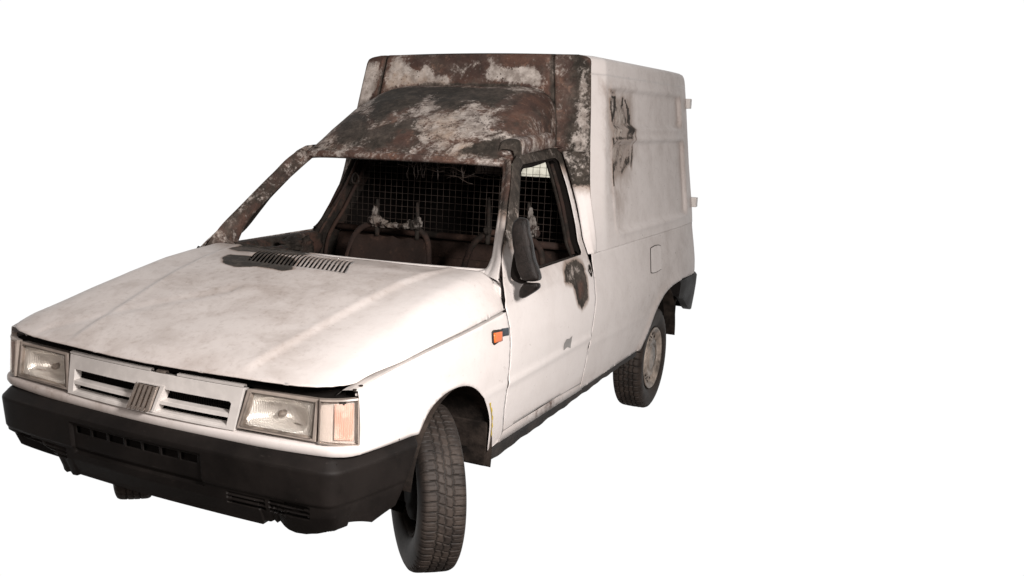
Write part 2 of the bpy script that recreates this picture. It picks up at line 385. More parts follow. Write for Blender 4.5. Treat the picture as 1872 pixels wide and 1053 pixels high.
#WEARDATA-BEGIN (patches of soot, rust and ash, in metres on each sheet)
WEAR['dome'] = [
    (0, 2, [(-0.377, 1.396), (-0.347, 1.449), (-0.262, 1.475), (-0.054, 1.484), (0.114, 1.465), (0.28, 1.437), (0.305, 1.32), (0.275, 1.245), (0.172, 1.285), (0.145, 1.189), (0.059, 1.183), (0.018, 1.248), (-0.067, 1.327), (-0.107, 1.286), (-0.077, 1.222), (-0.149, 1.173), (-0.182, 1.163), (-0.199, 1.067), (-0.258, 1.106), (-0.355, 1.287)], 0.012, 1.0),
    (1, 2, [(0.36, 1.202), (0.359, 1.384), (0.411, 1.489), (0.489, 1.401), (0.451, 1.119), (0.393, 1.119)], 0.03, 0.9),
    (3, 2, [(0.174, 1.27), (0.246, 1.23), (0.327, 1.26), (0.354, 1.173), (0.388, 1.091), (0.428, 1.084), (0.391, 1.03), (0.253, 0.954), (0.242, 0.925), (0.185, 0.923), (0.146, 0.934), (0.067, 0.936), (0.021, 0.991), (-0.01, 1.081), (-0.081, 1.089), (-0.096, 1.177), (-0.077, 1.222), (-0.114, 1.3), (-0.067, 1.327), (0.011, 1.262), (0.064, 1.183), (0.148, 1.184)], 0.03, 0.62),
    (3, 2, [(-0.406, 1.352), (-0.245, 1.095), (-0.193, 1.049), (-0.241, 1.007), (-0.306, 1.093), (-0.381, 1.273)], 0.03, 0.58),
    (0, 2, [(-0.463, 1.175), (-0.388, 1.19), (-0.255, 1.015), (-0.197, 1.013), (-0.102, 1.052), (-0.024, 1.08), (-0.006, 1.053), (-0.088, 1.008), (-0.095, 0.977), (-0.083, 0.928), (-0.168, 0.929), (-0.221, 0.975), (-0.246, 0.946), (-0.347, 0.955), (-0.396, 1.038)], 0.015, 0.92),
    (0, 2, [(0.279, 0.944), (0.351, 0.979), (0.413, 1.049), (0.445, 0.956), (0.37, 0.941), (0.297, 0.931)], 0.012, 0.85),
    (3, 2, [(-0.395, 0.95), (-0.351, 0.962), (-0.274, 0.938), (-0.201, 0.981), (-0.161, 0.949), (-0.192, 0.929), (-0.319, 0.93)], 0.02, 0.62),
    (3, 2, [(0.244, 0.922), (0.249, 0.962), (0.343, 0.994), (0.429, 1.081), (0.412, 1.04), (0.321, 0.975), (0.272, 0.943)], 0.008, 1.0),
    (1, 2, [(-0.069, 1.015), (0.002, 1.024), (0.048, 0.954), (0.054, 0.923), (-0.069, 0.934), (-0.064, 0.977)], 0.015, 1.0),
    (3, 2, [(0.227, 1.493), (0.366, 1.529), (0.405, 1.501), (0.339, 1.428)], 0.02, 0.62),
    (0, 2, [(-0.046, 1.004), (-0.041, 1.015), (-0.028, 1.012), (-0.025, 0.998), (-0.034, 0.994)], 0.004, 1.0),
]
WEAR['wall'] = [
    (0, 1, [(0.539, 1.889), (0.602, 1.83), (0.666, 1.366), (0.631, 1.3), (0.565, 1.405), (0.549, 1.583), (0.542, 1.787)], 0.02, 1.0),
    (3, 1, [(-0.565, 1.852), (-0.533, 1.815), (-0.558, 1.713), (-0.584, 1.684)], 0.012, 0.95),
    (3, 1, [(-0.448, 1.869), (-0.419, 1.875), (-0.372, 1.843), (-0.306, 1.804), (-0.257, 1.838), (-0.201, 1.794), (-0.116, 1.764), (-0.114, 1.748), (-0.358, 1.743), (-0.482, 1.717), (-0.481, 1.753), (-0.473, 1.79)], 0.012, 0.95),
    (3, 1, [(0.091, 1.872), (0.167, 1.824), (0.266, 1.835), (0.338, 1.825), (0.371, 1.78), (0.362, 1.747), (0.262, 1.761), (0.189, 1.766), (0.105, 1.766), (0.077, 1.8), (0.102, 1.832)], 0.01, 1.0),
    (3, 1, [(0.559, 1.863), (0.586, 1.863), (0.607, 1.757), (0.633, 1.615), (0.653, 1.477), (0.664, 1.354), (0.621, 1.319), (0.555, 1.435), (0.566, 1.538), (0.556, 1.662), (0.561, 1.79)], 0.012, 0.6),
    (9, 1, [(0.686, 1.239), (0.628, 1.282), (0.636, 1.181), (0.707, 1.036), (0.72, 1.037)], 0.03, 1.0),
    (3, 1, [(-.675, 1.58), (-.655, 1.76), (-.635, 1.83), (-.60, 1.865), (-.545, 1.855), (-.535, 1.78), (-.545, 1.70), (-.57, 1.64), (-.62, 1.60)], .012, .9),
]
WEAR['hood'] = [
    (0, 2, [(-0.39, 0.162), (-0.393, 0.212), (-0.317, 0.22), (-0.269, 0.218), (-0.341, 0.339), (-0.328, 0.364), (-0.202, 0.295), (-0.106, 0.251), (-0.049, 0.207), (-0.024, 0.135), (0.001, 0.111), (-0.03, 0.083), (-0.111, 0.094), (-0.16, 0.099), (-0.241, 0.062), (-0.33, 0.092)], 0.006, 1.0),
    (0, 2, [(-.47, .31), (-.49, .44), (-.36, .46), (-.20, .43), (-.10, .37), (-.16, .30), (-.28, .33), (-.40, .28)], .008, 1),
]
WEAR['box'] = [
    (5, 0, [(1.78, 1.713), (2.19, 1.72), (2.173, 1.482), (2.073, 1.317), (1.859, 1.258), (1.743, 1.303)], 0.07, 0.46),
    (0, 0, [(1.757, 1.691), (1.842, 1.712), (1.92, 1.709), (1.918, 1.643), (1.839, 1.565), (1.771, 1.583)], 0.006, 0.80),
    (3, 0, [(1.773, 1.689), (1.84, 1.699), (1.882, 1.695), (1.874, 1.642), (1.825, 1.602), (1.773, 1.627)], 0.006, 1.0),
    (0, 0, [(2.018, 1.707), (2.046, 1.705), (2.03, 1.667), (1.951, 1.622), (1.914, 1.611), (1.992, 1.658)], 0.005, 0.78),
    (0, 0, [(2.046, 1.705), (2.08, 1.69), (2.12, 1.647), (2.139, 1.578), (2.101, 1.578), (2.091, 1.646)], 0.004, 0.78),
    (0, 0, [(2.045, 1.575), (2.083, 1.583), (2.157, 1.565), (2.156, 1.523), (2.114, 1.476), (2.039, 1.488), (1.995, 1.515), (2.028, 1.542)], 0.008, 0.60),
    (0, 0, [(1.783, 1.511), (1.808, 1.51), (1.794, 1.479), (1.83, 1.378), (1.854, 1.362), (1.807, 1.261), (1.759, 1.276), (1.763, 1.407)], 0.004, 0.78),
    (0, 0, [(1.855, 1.37), (1.951, 1.354), (2.024, 1.42), (2.119, 1.427), (2.112, 1.371), (1.96, 1.308), (1.874, 1.324)], 0.01, 0.60),
    (3, 0, [(1.816, 1.545), (1.924, 1.548), (1.931, 1.51), (1.825, 1.508)], 0.006, 1.0),
    (3, 0, [(1.786, 1.474), (2.066, 1.477), (1.996, 1.415), (1.945, 1.376), (1.857, 1.378), (1.814, 1.384)], 0.01, 0.57),
    (0, 0, [(1.79, 1.505), (2.106, 1.507), (2.096, 1.496), (1.789, 1.495)], 0.004, 0.75),
    (5, 0, [(1.74, 1.36), (2.10, 1.40), (2.04, 1.25), (1.96, 1.12), (1.84, 1.05), (1.78, 1.15)], .09, .26),
    (5, 0, [(1.78, 1.72), (2.16, 1.72), (2.16, 1.40), (1.98, 1.28), (1.76, 1.28)], .06, .44),
    (3, 0, [(1.90, 1.70), (1.98, 1.70), (2.05, 1.62), (2.06, 1.56), (1.93, 1.555), (1.88, 1.60)], .012, .66),
    (5, 0, [(1.70, 1.75), (2.20, 1.75), (2.22, 1.42), (2.05, 1.26), (1.72, 1.24)], .09, .36),
    (0, 0, [(1.76, 1.735), (1.90, 1.735), (1.92, 1.715), (1.78, 1.715)], .008, .72),
    (0, 0, [(2.10, 1.70), (2.13, 1.69), (2.18, 1.52), (2.17, 1.40), (2.13, 1.34), (2.11, 1.36), (2.145, 1.45), (2.15, 1.55)], .008, .66),
]
WEAR['door'] = [
    (0, 0, [(1.093, 0.974), (1.233, 0.975), (1.288, 0.953), (1.299, 0.86), (1.291, 0.801), (1.203, 0.767), (1.16, 0.797), (1.118, 0.879), (1.04, 0.904), (1.044, 0.945)], 0.014, 1.0),
    (3, 0, [(1.108, 0.949), (1.215, 0.951), (1.226, 0.917), (1.117, 0.902), (1.073, 0.921)], 0.014, 0.66),
    (1, 0, [(1.158, 0.902), (1.264, 0.889), (1.265, 0.816), (1.207, 0.788), (1.172, 0.817)], 0.02, 0.62),
]
#WEARDATA-END
def wear(o, key=None, base=(0, 0, .2, 0), fn=None):
    """writes the fire-damage attribute: R char, G rust, B dirt, A ash; some of it painted shade"""
    me = o.data; n = len(me.vertices); co = np.empty(n*3); me.vertices.foreach_get('co', co); co = co.reshape(n, 3)
    W = np.tile(np.array(base, float), (n, 1))
    if fn is not None: fn(co, W)
    for chn, ax, poly, w, amp in WEAR.get(key, []):
        P = co[:, [i for i in range(3) if i != ax]]
        if chn in (0, 1, 3) and w >= .006: w = w*1.7+.006
        v = np.clip(.5+sdf(P, poly)/(2*w), 0, 1)
        if chn == 9: W[:, 0] *= 1-v; W[:, 1] *= 1-v; W[:, 3] *= 1-v
        elif chn == 5: W[:, 0] = np.maximum(W[:, 0], v*amp)
        else:
            W[:, chn] = np.maximum(W[:, chn], v*amp)
            if chn == 0: W[:, 1] *= 1-v; W[:, 3] *= 1-v
            if chn == 1: W[:, 3] *= 1-v
    a = me.color_attributes.new('wear', 'FLOAT_COLOR', 'POINT'); a.data.foreach_set('color', W.ravel())
    return o

# ------------------------------------------------------------------ body surfaces
PZ = [.2, .30, .40, .50, .60, .68, .76, .86, .96, 1.07, 1.2, 1.35, 1.5, 1.65, 1.75, 1.82, 1.855, 1.872, 1.883, 1.890]
PX = [.735, .745, .762, .776, .784, .787, .783, .768, .751, .740, .722, .702, .686, .670, .658, .649, .644, .635, .614, .575]
_zz = np.linspace(.2, 1.890, 700); _px = np.interp(_zz, PZ, PX); _k = np.hanning(31); _k /= _k.sum()
_ps = np.convolve(np.pad(_px, 15, mode='edge'), _k, 'valid'); _w = np.clip((_zz-1.76)/.09, 0, 1); _w = _w*_w*(3-2*_w); _ps = _px*_w+_ps*(1-_w)
def prof(z): return float(np.interp(z, _zz, _ps))
def taper(y):
    t = 0.0
    if y < -.1: t += .0420*((-.1-y)/.5)**2
    if y > 2.9: t += .020*((y-2.9)/.45)**2
    return t
CZ = [.93, .965, 1.0, 1.05, 1.1, 1.2, 1.3, 1.42, 1.5]; CXX = [.757, .743, .716, .692, .674, .636, .594, .542, .500]
def cabx(z): return float(np.interp(z, CZ, CXX))
def side(y, z): return prof(z)-taper(y)
def cside(y, z):
    if z <= .90: return side(y, z)
    if z >= 1.04: return cabx(z)
    t = (z-.90)/.14; return side(y, .90)*(1-t)**2+2*t*(1-t)*.742+t*t*cabx(1.04)
def crease(z, z0, h, w=.012): return h*math.exp(-((z-z0)/w)**2)
def wally(z): return 1.469+.187*(z-.99)

# ================================================================== THE VAN
van = bpy.data.objects.new('panel_van', None); COL.objects.link(van)
van['label'] = 'white panel van with high box body, windowless burnt-out cab and rusted scorched roof'; van['category'] = 'van'

ARCHF = [(-.305, .589), (-.272, .632), (-.225, .666), (-.134, .688), (-.01, .683), (.096, .648), (.189, .579), (.253, .49), (.277, .399), (.298, .305)]
ARCHR = [(2.234, .394), (2.306, .463), (2.401, .57), (2.533, .643), (2.70, .676), (2.90, .686)]
HOODE = [(-.606, .793), (-.489, .818), (-.244, .844), (.077, .859), (.389, .878)]
def near_arch(y, z, arch, w=.03, h=.010):
    d = 1e9
    for (a, b) in arch: d = min(d, math.hypot(y-a, z-b))
    return h*math.exp(-(d/w)**2)
AF = [tuple(p) for p in cat(ARCHF, 40)]; AR = [tuple(p) for p in cat(ARCHR, 40)]
HE = [tuple(p) for p in cat(HOODE, 30)]

def fender_fn(sx):
    def f(y, z):
        x = side(y, z)+near_arch(y, z, AF, .022, .006)+crease(z, .60, .003, .010)*(1 if y > -.2 else 0)
        return (sx*x, y, z)
    return f
def door_fn(sx):
    def f(y, z):
        x = cside(y, z)+crease(z, .60+.02*(y-.4), .006, .014)-crease(z, .895+.02*(y-.4), .005, .009)
        if z > 1.0: x -= 0
        return (sx*x, y, z)
    return f
DOOR = [(.457, 1.008), (.425, .975), (.405, .93), (.394, .878), (.412, .81), (.406, .729), (.397, .605), (.398, .498), (.424, .406), (.816, .413), (1.306, .401),
        (1.320, .557), (1.352, .679), (1.392, .785), (1.396, .872), (1.385, .962), (1.39, 1.0), (1.425, 1.09), (1.457, 1.21), (1.482, 1.331), (1.50, 1.43), (1.46, 1.455),
        (.966, 1.430), (.907, 1.407), (.851, 1.363), (.794, 1.309), (.734, 1.259), (.663, 1.195), (.600, 1.139), (.529, 1.080)]
WIN = [(.60, .982), (.68, 1.07), (.765, 1.184), (.868, 1.286), (.960, 1.375), (1.0, 1.392), (1.40, 1.412), (1.435, 1.395), (1.425, 1.28), (1.381, 1.117), (1.33, 1.0), (1.31, .990)]

WEAR['door'] += [
    (0, 0, [(.30, 1.10), (.90, 1.10), (1.0, 1.37), (1.20, 1.375), (1.46, 1.37), (1.6, 1.36), (1.6, 1.6), (.3, 1.6)], .035, 1),
    (3, 0, [(.45, 1.09), (.60, 1.10), (.76, 1.20), (.72, 1.27), (.52, 1.17)], .06, .56),
    (3, 0, [(.98, 1.37), (1.38, 1.39), (1.38, 1.45), (.98, 1.42)], .05, .46),
    (2, 0, [(.3, .93), (1.4, .93), (1.4, 1.05), (.3, 1.05)], .08, .8),
]
def door_R(co, W):
    z = co[:, 2]; k = sm(.80, .95, z)
    W[:, 0] = np.maximum(W[:, 0], k*.75); W[:, 1] = k*.62; W[:, 3] = k*.50
def build_fender(sx):
    out = [(y, z-.005) for y, z in HE]+[(.407, .81), (.4012, .729), (.3922, .605), (.3932, .498), (.4188, .403), (.40, .372), (.298, .362)]+AF[::-1]+[(-.600, .595)]
    # remove the lower arch tail below the sill trim
    out = [p for p in out if p[1] > .36]
    o = panel('front_fender', out, [], fender_fn(sx), .012, BODY, van, (sx, 0, 0), .0015)
    def fn(co, W):
        W[:, 2] = .12+.35*sm(.48, .36, co[:, 2])
    wear(o, 'fender', (0, 0, .12, 0), fn)
    return o
fenders = {s: build_fender(s) for s in (1, -1)}
for s in (1, -1):
    P = []
    for (y, z) in cat(HOODE, 40): P.append([(s*(side(y, z-.005)-.0008), y, z-.006), (s*(side(y, z)-.012), y, z-.005), (s*(side(y, z)-.032), y, z-.007), (s*(side(y, z)-.055), y, z-.012), (s*(side(y, z)-.075), y, z-.03)])
    grid('fender_flange', P, GRIMEW, fenders[s], (0, 0, 1), smooth=False)

def build_door(sx):
    d = DOOR
    o = panel('front_door', d, [WIN], door_fn(sx), .012, BODY, van, (sx, 0, 0), .0015)
    if sx > 0:
        wear(o, 'door', (0, 0, .08, 0), lambda co, W: W.__setitem__((slice(None), 2), .06+.5*sm(.46, .40, co[:, 2])))
    else:
        wear(o, None, (0, 0, .3, 0), door_R); o['label'] = 'burnt far-side door with rusted window frame'
    return o
doors = {s: build_door(s) for s in (1, -1)}
# thin dark rubber channel inside the left window opening, and door furniture
def ring(name, poly, fn, w, depth, mat, parent, inset=0.0):
    c = np.mean(np.array(poly), 0); n = len(poly); P = []
    pl = lin(list(poly), 90)
    for (a, b) in pl:
        v = np.array([a, b])-c; L = np.linalg.norm(v); u = v/L
        o0 = c+u*(L+.003); o1 = c+u*(L-w)
        p0 = Vector(fn(*o0)); p1 = Vector(fn(*o1)); s = 1 if p0.x > 0 else -1
        q = Vector((-s*depth, 0, 0)); k = Vector((-s*inset, 0, 0)); P.append([p0+k, p1+k, p1+q, p0+q, p0+k])
    return grid(name, P, mat, parent, closed_u=False, smooth=False)
for s in (1, -1):
    ring('window_channel', WIN, door_fn(s), .020, .034, SOOT if s < 0 else VOID, doors[s], .010)
# left rear window channel: ribbed run strip standing proud inside the opening
tube('glass_run', [Vector(door_fn(1)(*p))+Vector((-.03, 0, 0)) for p in cat([(1.29, .99), (1.34, 1.12), (1.385, 1.27), (1.40, 1.38)], 14)], .009, TUBE, doors[1])
for s in (1, -1):
    for q_, ln in enumerate((cat([(.43, .98), (.40, .878), (.415, .81), (.408, .729), (.399, .605), (.400, .498), (.425, .39)], 30), cat([(1.31, .39), (1.322, .557), (1.358, .679), (1.40, .785), (1.404, .872), (1.394, .962), (1.40, 1.0), (1.43, 1.09), (1.465, 1.21), (1.49, 1.331), (1.505, 1.42)], 40), cat([(.40, .408), (.9, .408), (1.33, .398)], 20))):
        P = []
        for i, (y, z) in enumerate(ln):
            a_, b_ = ln[max(i-1, 0)], ln[min(i+1, len(ln)-1)]; t_ = (b_-a_)/np.linalg.norm(b_-a_); w_ = np.array([-t_[1], t_[0]])*.022
            P.append([(s*(cside(y, z)-(.014 if q_ == 1 else .005)), y+w_[0]*k, z+w_[1]*k) for k in (-1, 1)])
        grid('door_gap_strip', P, GRIMEW if q_ == 1 else VOID, doors[s], (s, 0, 0), smooth=False)  # black strips stand in for gap shade, the pale rear one for a lit edge
# recessed handle
hx, hy, hz = door_fn(1)(1.355, .916)
V, Fc = [], []
for k in range(20):
    t = 2*math.pi*k/20
    for (r, dx) in ((1.0, .004), (.72, .006), (.60, -.002), (.0, -.012)):
        y, z = hy-.0+.016*r*math.cos(t), hz+.028*r*math.sin(t); V.append((door_fn(1)(y, z)[0]+dx, y, z))
for k in range(20):
    k2 = (k+1) % 20
    for j in range(3): Fc.append((k*4+j, k2*4+j, k2*4+j+1, k*4+j+1))
me = mesh('door_lock', V, Fc); fixn(me); link('door_lock', me, SOOT, doors[1])
# flaked patch of primer on the door
P = [(.975, .622), (.982, .650), (1.01, .665), (1.05, .660), (1.078, .668), (1.072, .640), (1.055, .618), (1.02, .628)]
panel('primer_patch', P, [], lambda y, z: (door_fn(1)(y, z)[0]+.0016, y, z), .01, PRIMER, doors[1], (1, 0, 0), 0)

# ---------------------------------------------------------------- lower side behind the door
def quarter_fn(sx):
    def f(y, z):
        x = side(y, z)+near_arch(y, z, AR, .035, .012)+crease(z, .575, .003, .012)*(1 if y < 2.25 else 0)-crease(z, .985, .0015, .004)
        return (sx*x, y, z)
    return f
FLAP = [(2.335, .928), (2.53, .922), (2.50, .792), (2.30, .790)]
QUART = [(1.311, .372), (1.314, .45), (1.3255, .557), (1.3575, .679), (1.3975, .785), (1.4015, .872), (1.391, .962), (1.393, .9855)]
q_out = QUART+[(3.345, .9855), (3.345, .668), (3.0, .682)]+AR[::-1]+[(2.225, .388)]
quarters = {}
for s in (1, -1):
    o = panel('rear_quarter_panel', q_out, [], quarter_fn(s), .014, BODY, van, (s, 0, 0), .0015)
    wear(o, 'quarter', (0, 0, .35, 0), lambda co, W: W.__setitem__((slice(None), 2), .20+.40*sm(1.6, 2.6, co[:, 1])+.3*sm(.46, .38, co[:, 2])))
    quarters[s] = o
# fuel flap outline (a thin raised cover with a shadow gap)
fl = cat([(2.335, .925), (2.43, .93), (2.52, .922), (2.535, .90), (2.51, .80), (2.49, .79), (2.40, .786), (2.31, .792), (2.30, .81), (2.325, .91), (2.335, .925)], 60)[:-1]
panel('fuel_flap_gap', [tuple(p) for p in fl], [], lambda y, z: (quarter_fn(1)(y, z)[0]+.0012, y, z), .02, SOOT, quarters[1], (1, 0, 0), 0)
c0 = fl.mean(0)
o = panel('fuel_flap', [tuple(c0+(p-c0)*.95) for p in fl], [], lambda y, z: (quarter_fn(1)(y, z)[0]+.0026, y, z), .02, BODY, quarters[1], (1, 0, 0), 0)
wear(o, None, (0, 0, .3, 0))

# ---------------------------------------------------------------- cargo box
def rrect(P, c, h, r):
    q = np.abs(P-c)-(np.array(h)-r); return np.hypot(*np.maximum(q, 0).T)+np.minimum(q.max(1), 0)-r
def box_outline(z, ys):
    hw = prof(z); yf = wally(z); ch = .004+.030*float(sm(.99, 1.30, z)); pts = []
    top = float(sm(1.82, 1.890, z))
    pts.append((hw-ch, yf+.012*top))
    for t in (.25, .5, .75, .92): pts.append((hw-ch*(1-t)**1.0, yf+.12*t))
    for y in ys: pts.append((hw-taper(y), max(y, yf+.125+1e-4*(y-1.5))))
    yr = 3.41-.05*float(sm(1.0, 1.9, z))-.03*top; R = .05; hx = hw-taper(yr-R)
    for k in range(1, 9):
        a = math.pi/2*k/8; pts.append((hx-R*(1-math.cos(a)), yr-R+R*math.sin(a)))
    for k in range(1, 13): pts.append(((hx-R)*(1-k/12), yr+.006*(k/12)))
    return pts
ys_side = list(np.arange(1.66, 3.26, .013))
zr = list(np.arange(.986, 1.80, .011))+list(np.linspace(1.80, 1.855, 6))+list(np.linspace(1.862, 1.890, 12))
def box_rows(sx):
    P = []
    for z in zr:
        pl = box_outline(z, ys_side); A = np.array([(y, z) for x, y in pl])
        d1 = rrect(A, (2.455, 1.648), (.665, .088), .045); d2 = rrect(A, (2.475, 1.268), (.695, .212), .05)
        row = []
        for (x, y), a, b in zip(pl, d1, d2):
            e = 0
            if 1.7 < y < 3.22: e = -.016*(sm(.012, -.014, a)+sm(.012, -.014, b))+.007*(math.exp(-((a-.016)/.011)**2)+math.exp(-((b-.016)/.011)**2))
            row.append((sx*(x+e), y, z))
        P.append(row)
    # roof rows running in to the centre with a little crown
    last = P[-1]
    for k in range(1, 9):
        t = k/8; zc_ = 1.890+.010*(1-(1-t)**2)
        P.append([(p[0]*(1-t), p[1], zc_) for p in last])
    return P
for s in (1, -1):
    P = box_rows(s)
    Pn = np.array(P); cols = len(P[0])
    def skip(i, j, P=P):
        a = P[i][j]; b = P[min(i+1, len(P)-1)][min(j+1, cols-1)]
        x = abs(a[0]+b[0])/2; y = (a[1]+b[1])/2; z = (a[2]+b[2])/2
        return y > 3.15 and x < .46 and 1.14 < z < 1.40
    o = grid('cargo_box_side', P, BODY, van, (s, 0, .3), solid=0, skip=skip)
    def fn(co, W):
        yf_ = wally(co[:, 2]); W[:, 2] = .06+.34*sm(yf_+.112, yf_+.135, co[:, 1])+.38*sm(1.8, 3.2, co[:, 1])*sm(1.0, 1.6, co[:, 2])  # light falloff to the rear top and bright fold strip painted in as grime
        roof = sm(1.886, 1.892, co[:, 2]); W[:, 0] = np.maximum(W[:, 0], roof*sm(2.9, 1.9, co[:, 1])*.8)
        if s < 0: W[:, 3] = sm(1.75, 1.55, co[:, 1])*.60; W[:, 1] = sm(1.8, 1.5, co[:, 1])*.60
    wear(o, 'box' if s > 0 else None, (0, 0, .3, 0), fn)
    if s > 0: box_L = o
    else: box_R = o
# rear doors pane, lower tail
yy = 3.255
me = mesh('rear_window_pane', [(-.47, yy, 1.13), (.47, yy, 1.13), (.47, yy, 1.41), (-.47, yy, 1.41)], [(0, 1, 2, 3)]); link('rear_window_pane', me, PANE, box_L, False)
rows = []
for z in np.linspace(.64, .990, 12):
    hw = prof(z)-taper(3.34); pts = []
    for k in range(0, 9):
        a = math.pi/2*k/8; pts.append((hw-.07*(1-math.cos(a)), 3.34+.07*math.sin(a), z))
    pts += [((hw-.07)*(1-k/10), 3.41, z) for k in range(1, 11)]
    rows.append([(-p[0], p[1], p[2]) for p in pts]+pts[::-1][1:])
o = grid('tail_panel', rows, BODY, van, (0, 1, 0)); wear(o, None, (0, 0, .6, 0))
# rear door hinges standing out at the left rear corner
for (y, z) in ((3.38, 1.705), (3.42, 1.105)):
    x = prof(z)-taper(3.32)
    o = hexa('door_hinge', [(x-.03, y-.055, z-.030), (x+.022, y-.050, z-.030), (x+.022, y-.004, z-.030), (x-.03, y, z-.030)],
             [(x-.03, y-.055, z+.030), (x+.022, y-.050, z+.030), (x+.022, y-.004, z+.030), (x-.03, y, z+.030)], GRIMEW, box_L, .004)

# burnt front wall of the box, with a notch for the cab
def edge_x(z):
    hw = prof(z); return hw-(.004+.030*float(sm(.99, 1.30, z)))
zs = np.linspace(1.0, 1.80, 30); ze = list(zs)+[1.82, 1.85, 1.87, 1.885, 1.895, 1.905]
def seam_x(x, z): return .415+.145*(1.88-z) if x > 0 else .497+.09*(1.88-z)
def wall_fn(x, z):
    xs = seam_x(x, z)
    seam = .022*math.exp(-((abs(x)-xs)/.0075)**2)-.006*math.exp(-((abs(x)-xs-.018)/.007)**2)
    pr = .010*float(sm(xs+.004, xs-.006, abs(x)))
    return (x, wally(z)+seam-pr, z)
def notch(z): return 0.0 if z > 1.44 else float(np.interp(z, [1.0, 1.2, 1.44], [.66, .585, .47]))
V, Fc = [], []
for s in (1, -1):
    zz_ = [z for z in np.r_[np.linspace(1.0, 1.44, 40), np.linspace(1.4401, 1.85, 40), np.linspace(1.86, 1.897, 10)]]; m = 70; n0 = len(V)
    for z in zz_:
        xe_ = edge_x(min(z, 1.890)); xi = notch(z)
        for j in range(m):
            x = s*(xi+(xe_-xi)*j/(m-1)); p = wall_fn(x, z); t_ = max(0, z-1.868)/.030
            V.append((p[0], p[1]+.02*t_*t_, min(p[2], 1.890+.007*(1-(x/.6)**2) if z > 1.885 else 9)))
    for i in range(len(zz_)-1):
        if 1.4395 < zz_[i] < 1.44005: continue
        for j in range(m-1): Fc.append((n0+i*m+j, n0+i*m+j+1, n0+(i+1)*m+j+1, n0+(i+1)*m+j))
me = mesh('box_front_wall', V, Fc); bm = bmesh.new(); bm.from_mesh(me); bmesh.ops.remove_doubles(bm, verts=bm.verts, dist=1e-5); bmesh.ops.recalc_face_normals(bm, faces=bm.faces); bm.to_mesh(me); bm.free(); orient(me, (0, -1, 0))
bw = link('box_front_wall', me, BODY, van, True, .0015)

# B-pillar skin between door frame and box corner
for s in (1, -1):
    A = cat([(1.393, .984), (1.397, 1.0), (1.432, 1.09), (1.472, 1.21), (1.497, 1.331), (1.515, 1.44)], 26)
    P = []
    for (y, z) in A:
        a = np.array([cside(y, z)+.001, y+.004, z]); zb = z; b = np.array([edge_x(zb)+.001, wally(zb), zb]); row = []
        for t in np.linspace(0, 1, 10):
            p = a*(1-t)+b*t; p[0] += .010*math.sin(math.pi*t)*(1-sm(1.25, 1.42, z))+.006*math.exp(-((t-.35)/.1)**2); row.append((s*p[0], p[1], p[2]))
        P.append(row)
    o = grid('door_pillar', P, BODY, van, (s, -1, 0), solid=.002)
    def fn(co, W):
        k = sm(1.20, 1.38, co[:, 2]+.25*(co[:, 1]-1.5)) if s > 0 else .6*np.ones(len(co))
        W[:, 0] = k; W[:, 3] = (.40 if s > 0 else .7)*k
    wear(o, None, (0, 0, .15, 0), fn)

# ---------------------------------------------------------------- hood
ZCY = [-.72, -.70, -.66, -.63, -.5, -.4, -.25, -.07, .12, .27, .42, .6]; ZCV = [.768, .785, .800, .809, .845, .868, .903, .945, .980, .998, 1.008, 1.01]
def hood_edge(y): return float(np.interp(y, [p[0] for p in HE], [p[1] for p in HE])), float(np.interp(y, [-.606, -.489, -.244, .077, .389], [.735, .749, .767, .768, .765]))
def hood_fn(x, y):
    zc = float(np.interp(y, ZCY, ZCV)); ze_, xe = hood_edge(y); ax = abs(x)
    z = zc
    fl_ = sm(-.70, -.60, y)
    x0 = .61
    t = max(0, (ax-x0)/(xe-x0)); z -= (zc-ze_)*min(t, 1.1)**2.2 if zc > ze_ else 0
    # centre panel lifted between two soft ridges
    xr = .385+.10*((y+.5)/.75)
    z += .009*float(sm(xr+.022, xr-.022, ax))*float(fl_)*(1-float(sm(.25, .40, y)))+.004*math.exp(-((ax-xr)/.018)**2)*float(fl_)
    # crumple on the far half
    dln = abs((y+.5)-1.05*(x+.42))/1.45
    if -.55 < x < -.08: z -= .004*math.exp(-(dln/.03)**2)
    z += .0022*math.sin(5*x+1.3)*math.sin(6*y)+.0012*math.sin(17*x+3*y)*math.sin(13*y)
    return (x, y, z)
fe = [(0, -.705), (.15, -.702), (.3, -.695), (.45, -.686), (.57, -.674), (.63, -.663), (.670, -.645), (.697, -.617)]
he_s = [(hood_edge(y)[1]-.004-.019*float(sm(-.35, -.60, y)), y) for y in np.linspace(-.585, .385, 40)]
rear = [(.752, .40), (.70, .425), (.64, .44), (.5, .425), (.3, .405), (0, .395)]
half = fe+he_s+rear
out_h = half+[(-x, y) for x, y in half[::-1][1:-1]]
slits = []
for k in range(24):
    t = k/23; xa = -.346+(.121+.346)*t; ya = .362-.020*t; xb = -.250+(.205+.250)*t; yb = .155-.012*t
    w = .0055
    slits.append([(xa-w, ya), (xb-w, yb), (xb+w, yb), (xa+w, ya)])
hood = panel('hood', out_h, slits, hood_fn, .0125, BODY, van, (0, 0, 1), .003)
def hfn(co, W):
    x, y = co[:, 0], co[:, 1]
    W[:, 2] = .74+.28*sm(.55, .1, np.abs(x+.1))*sm(-.5, .1, y)+.25*sm(.15, .36, y)-.60*sm(.40, .66, x)
wear(hood, 'hood', (0, 0, .3, 0), hfn)
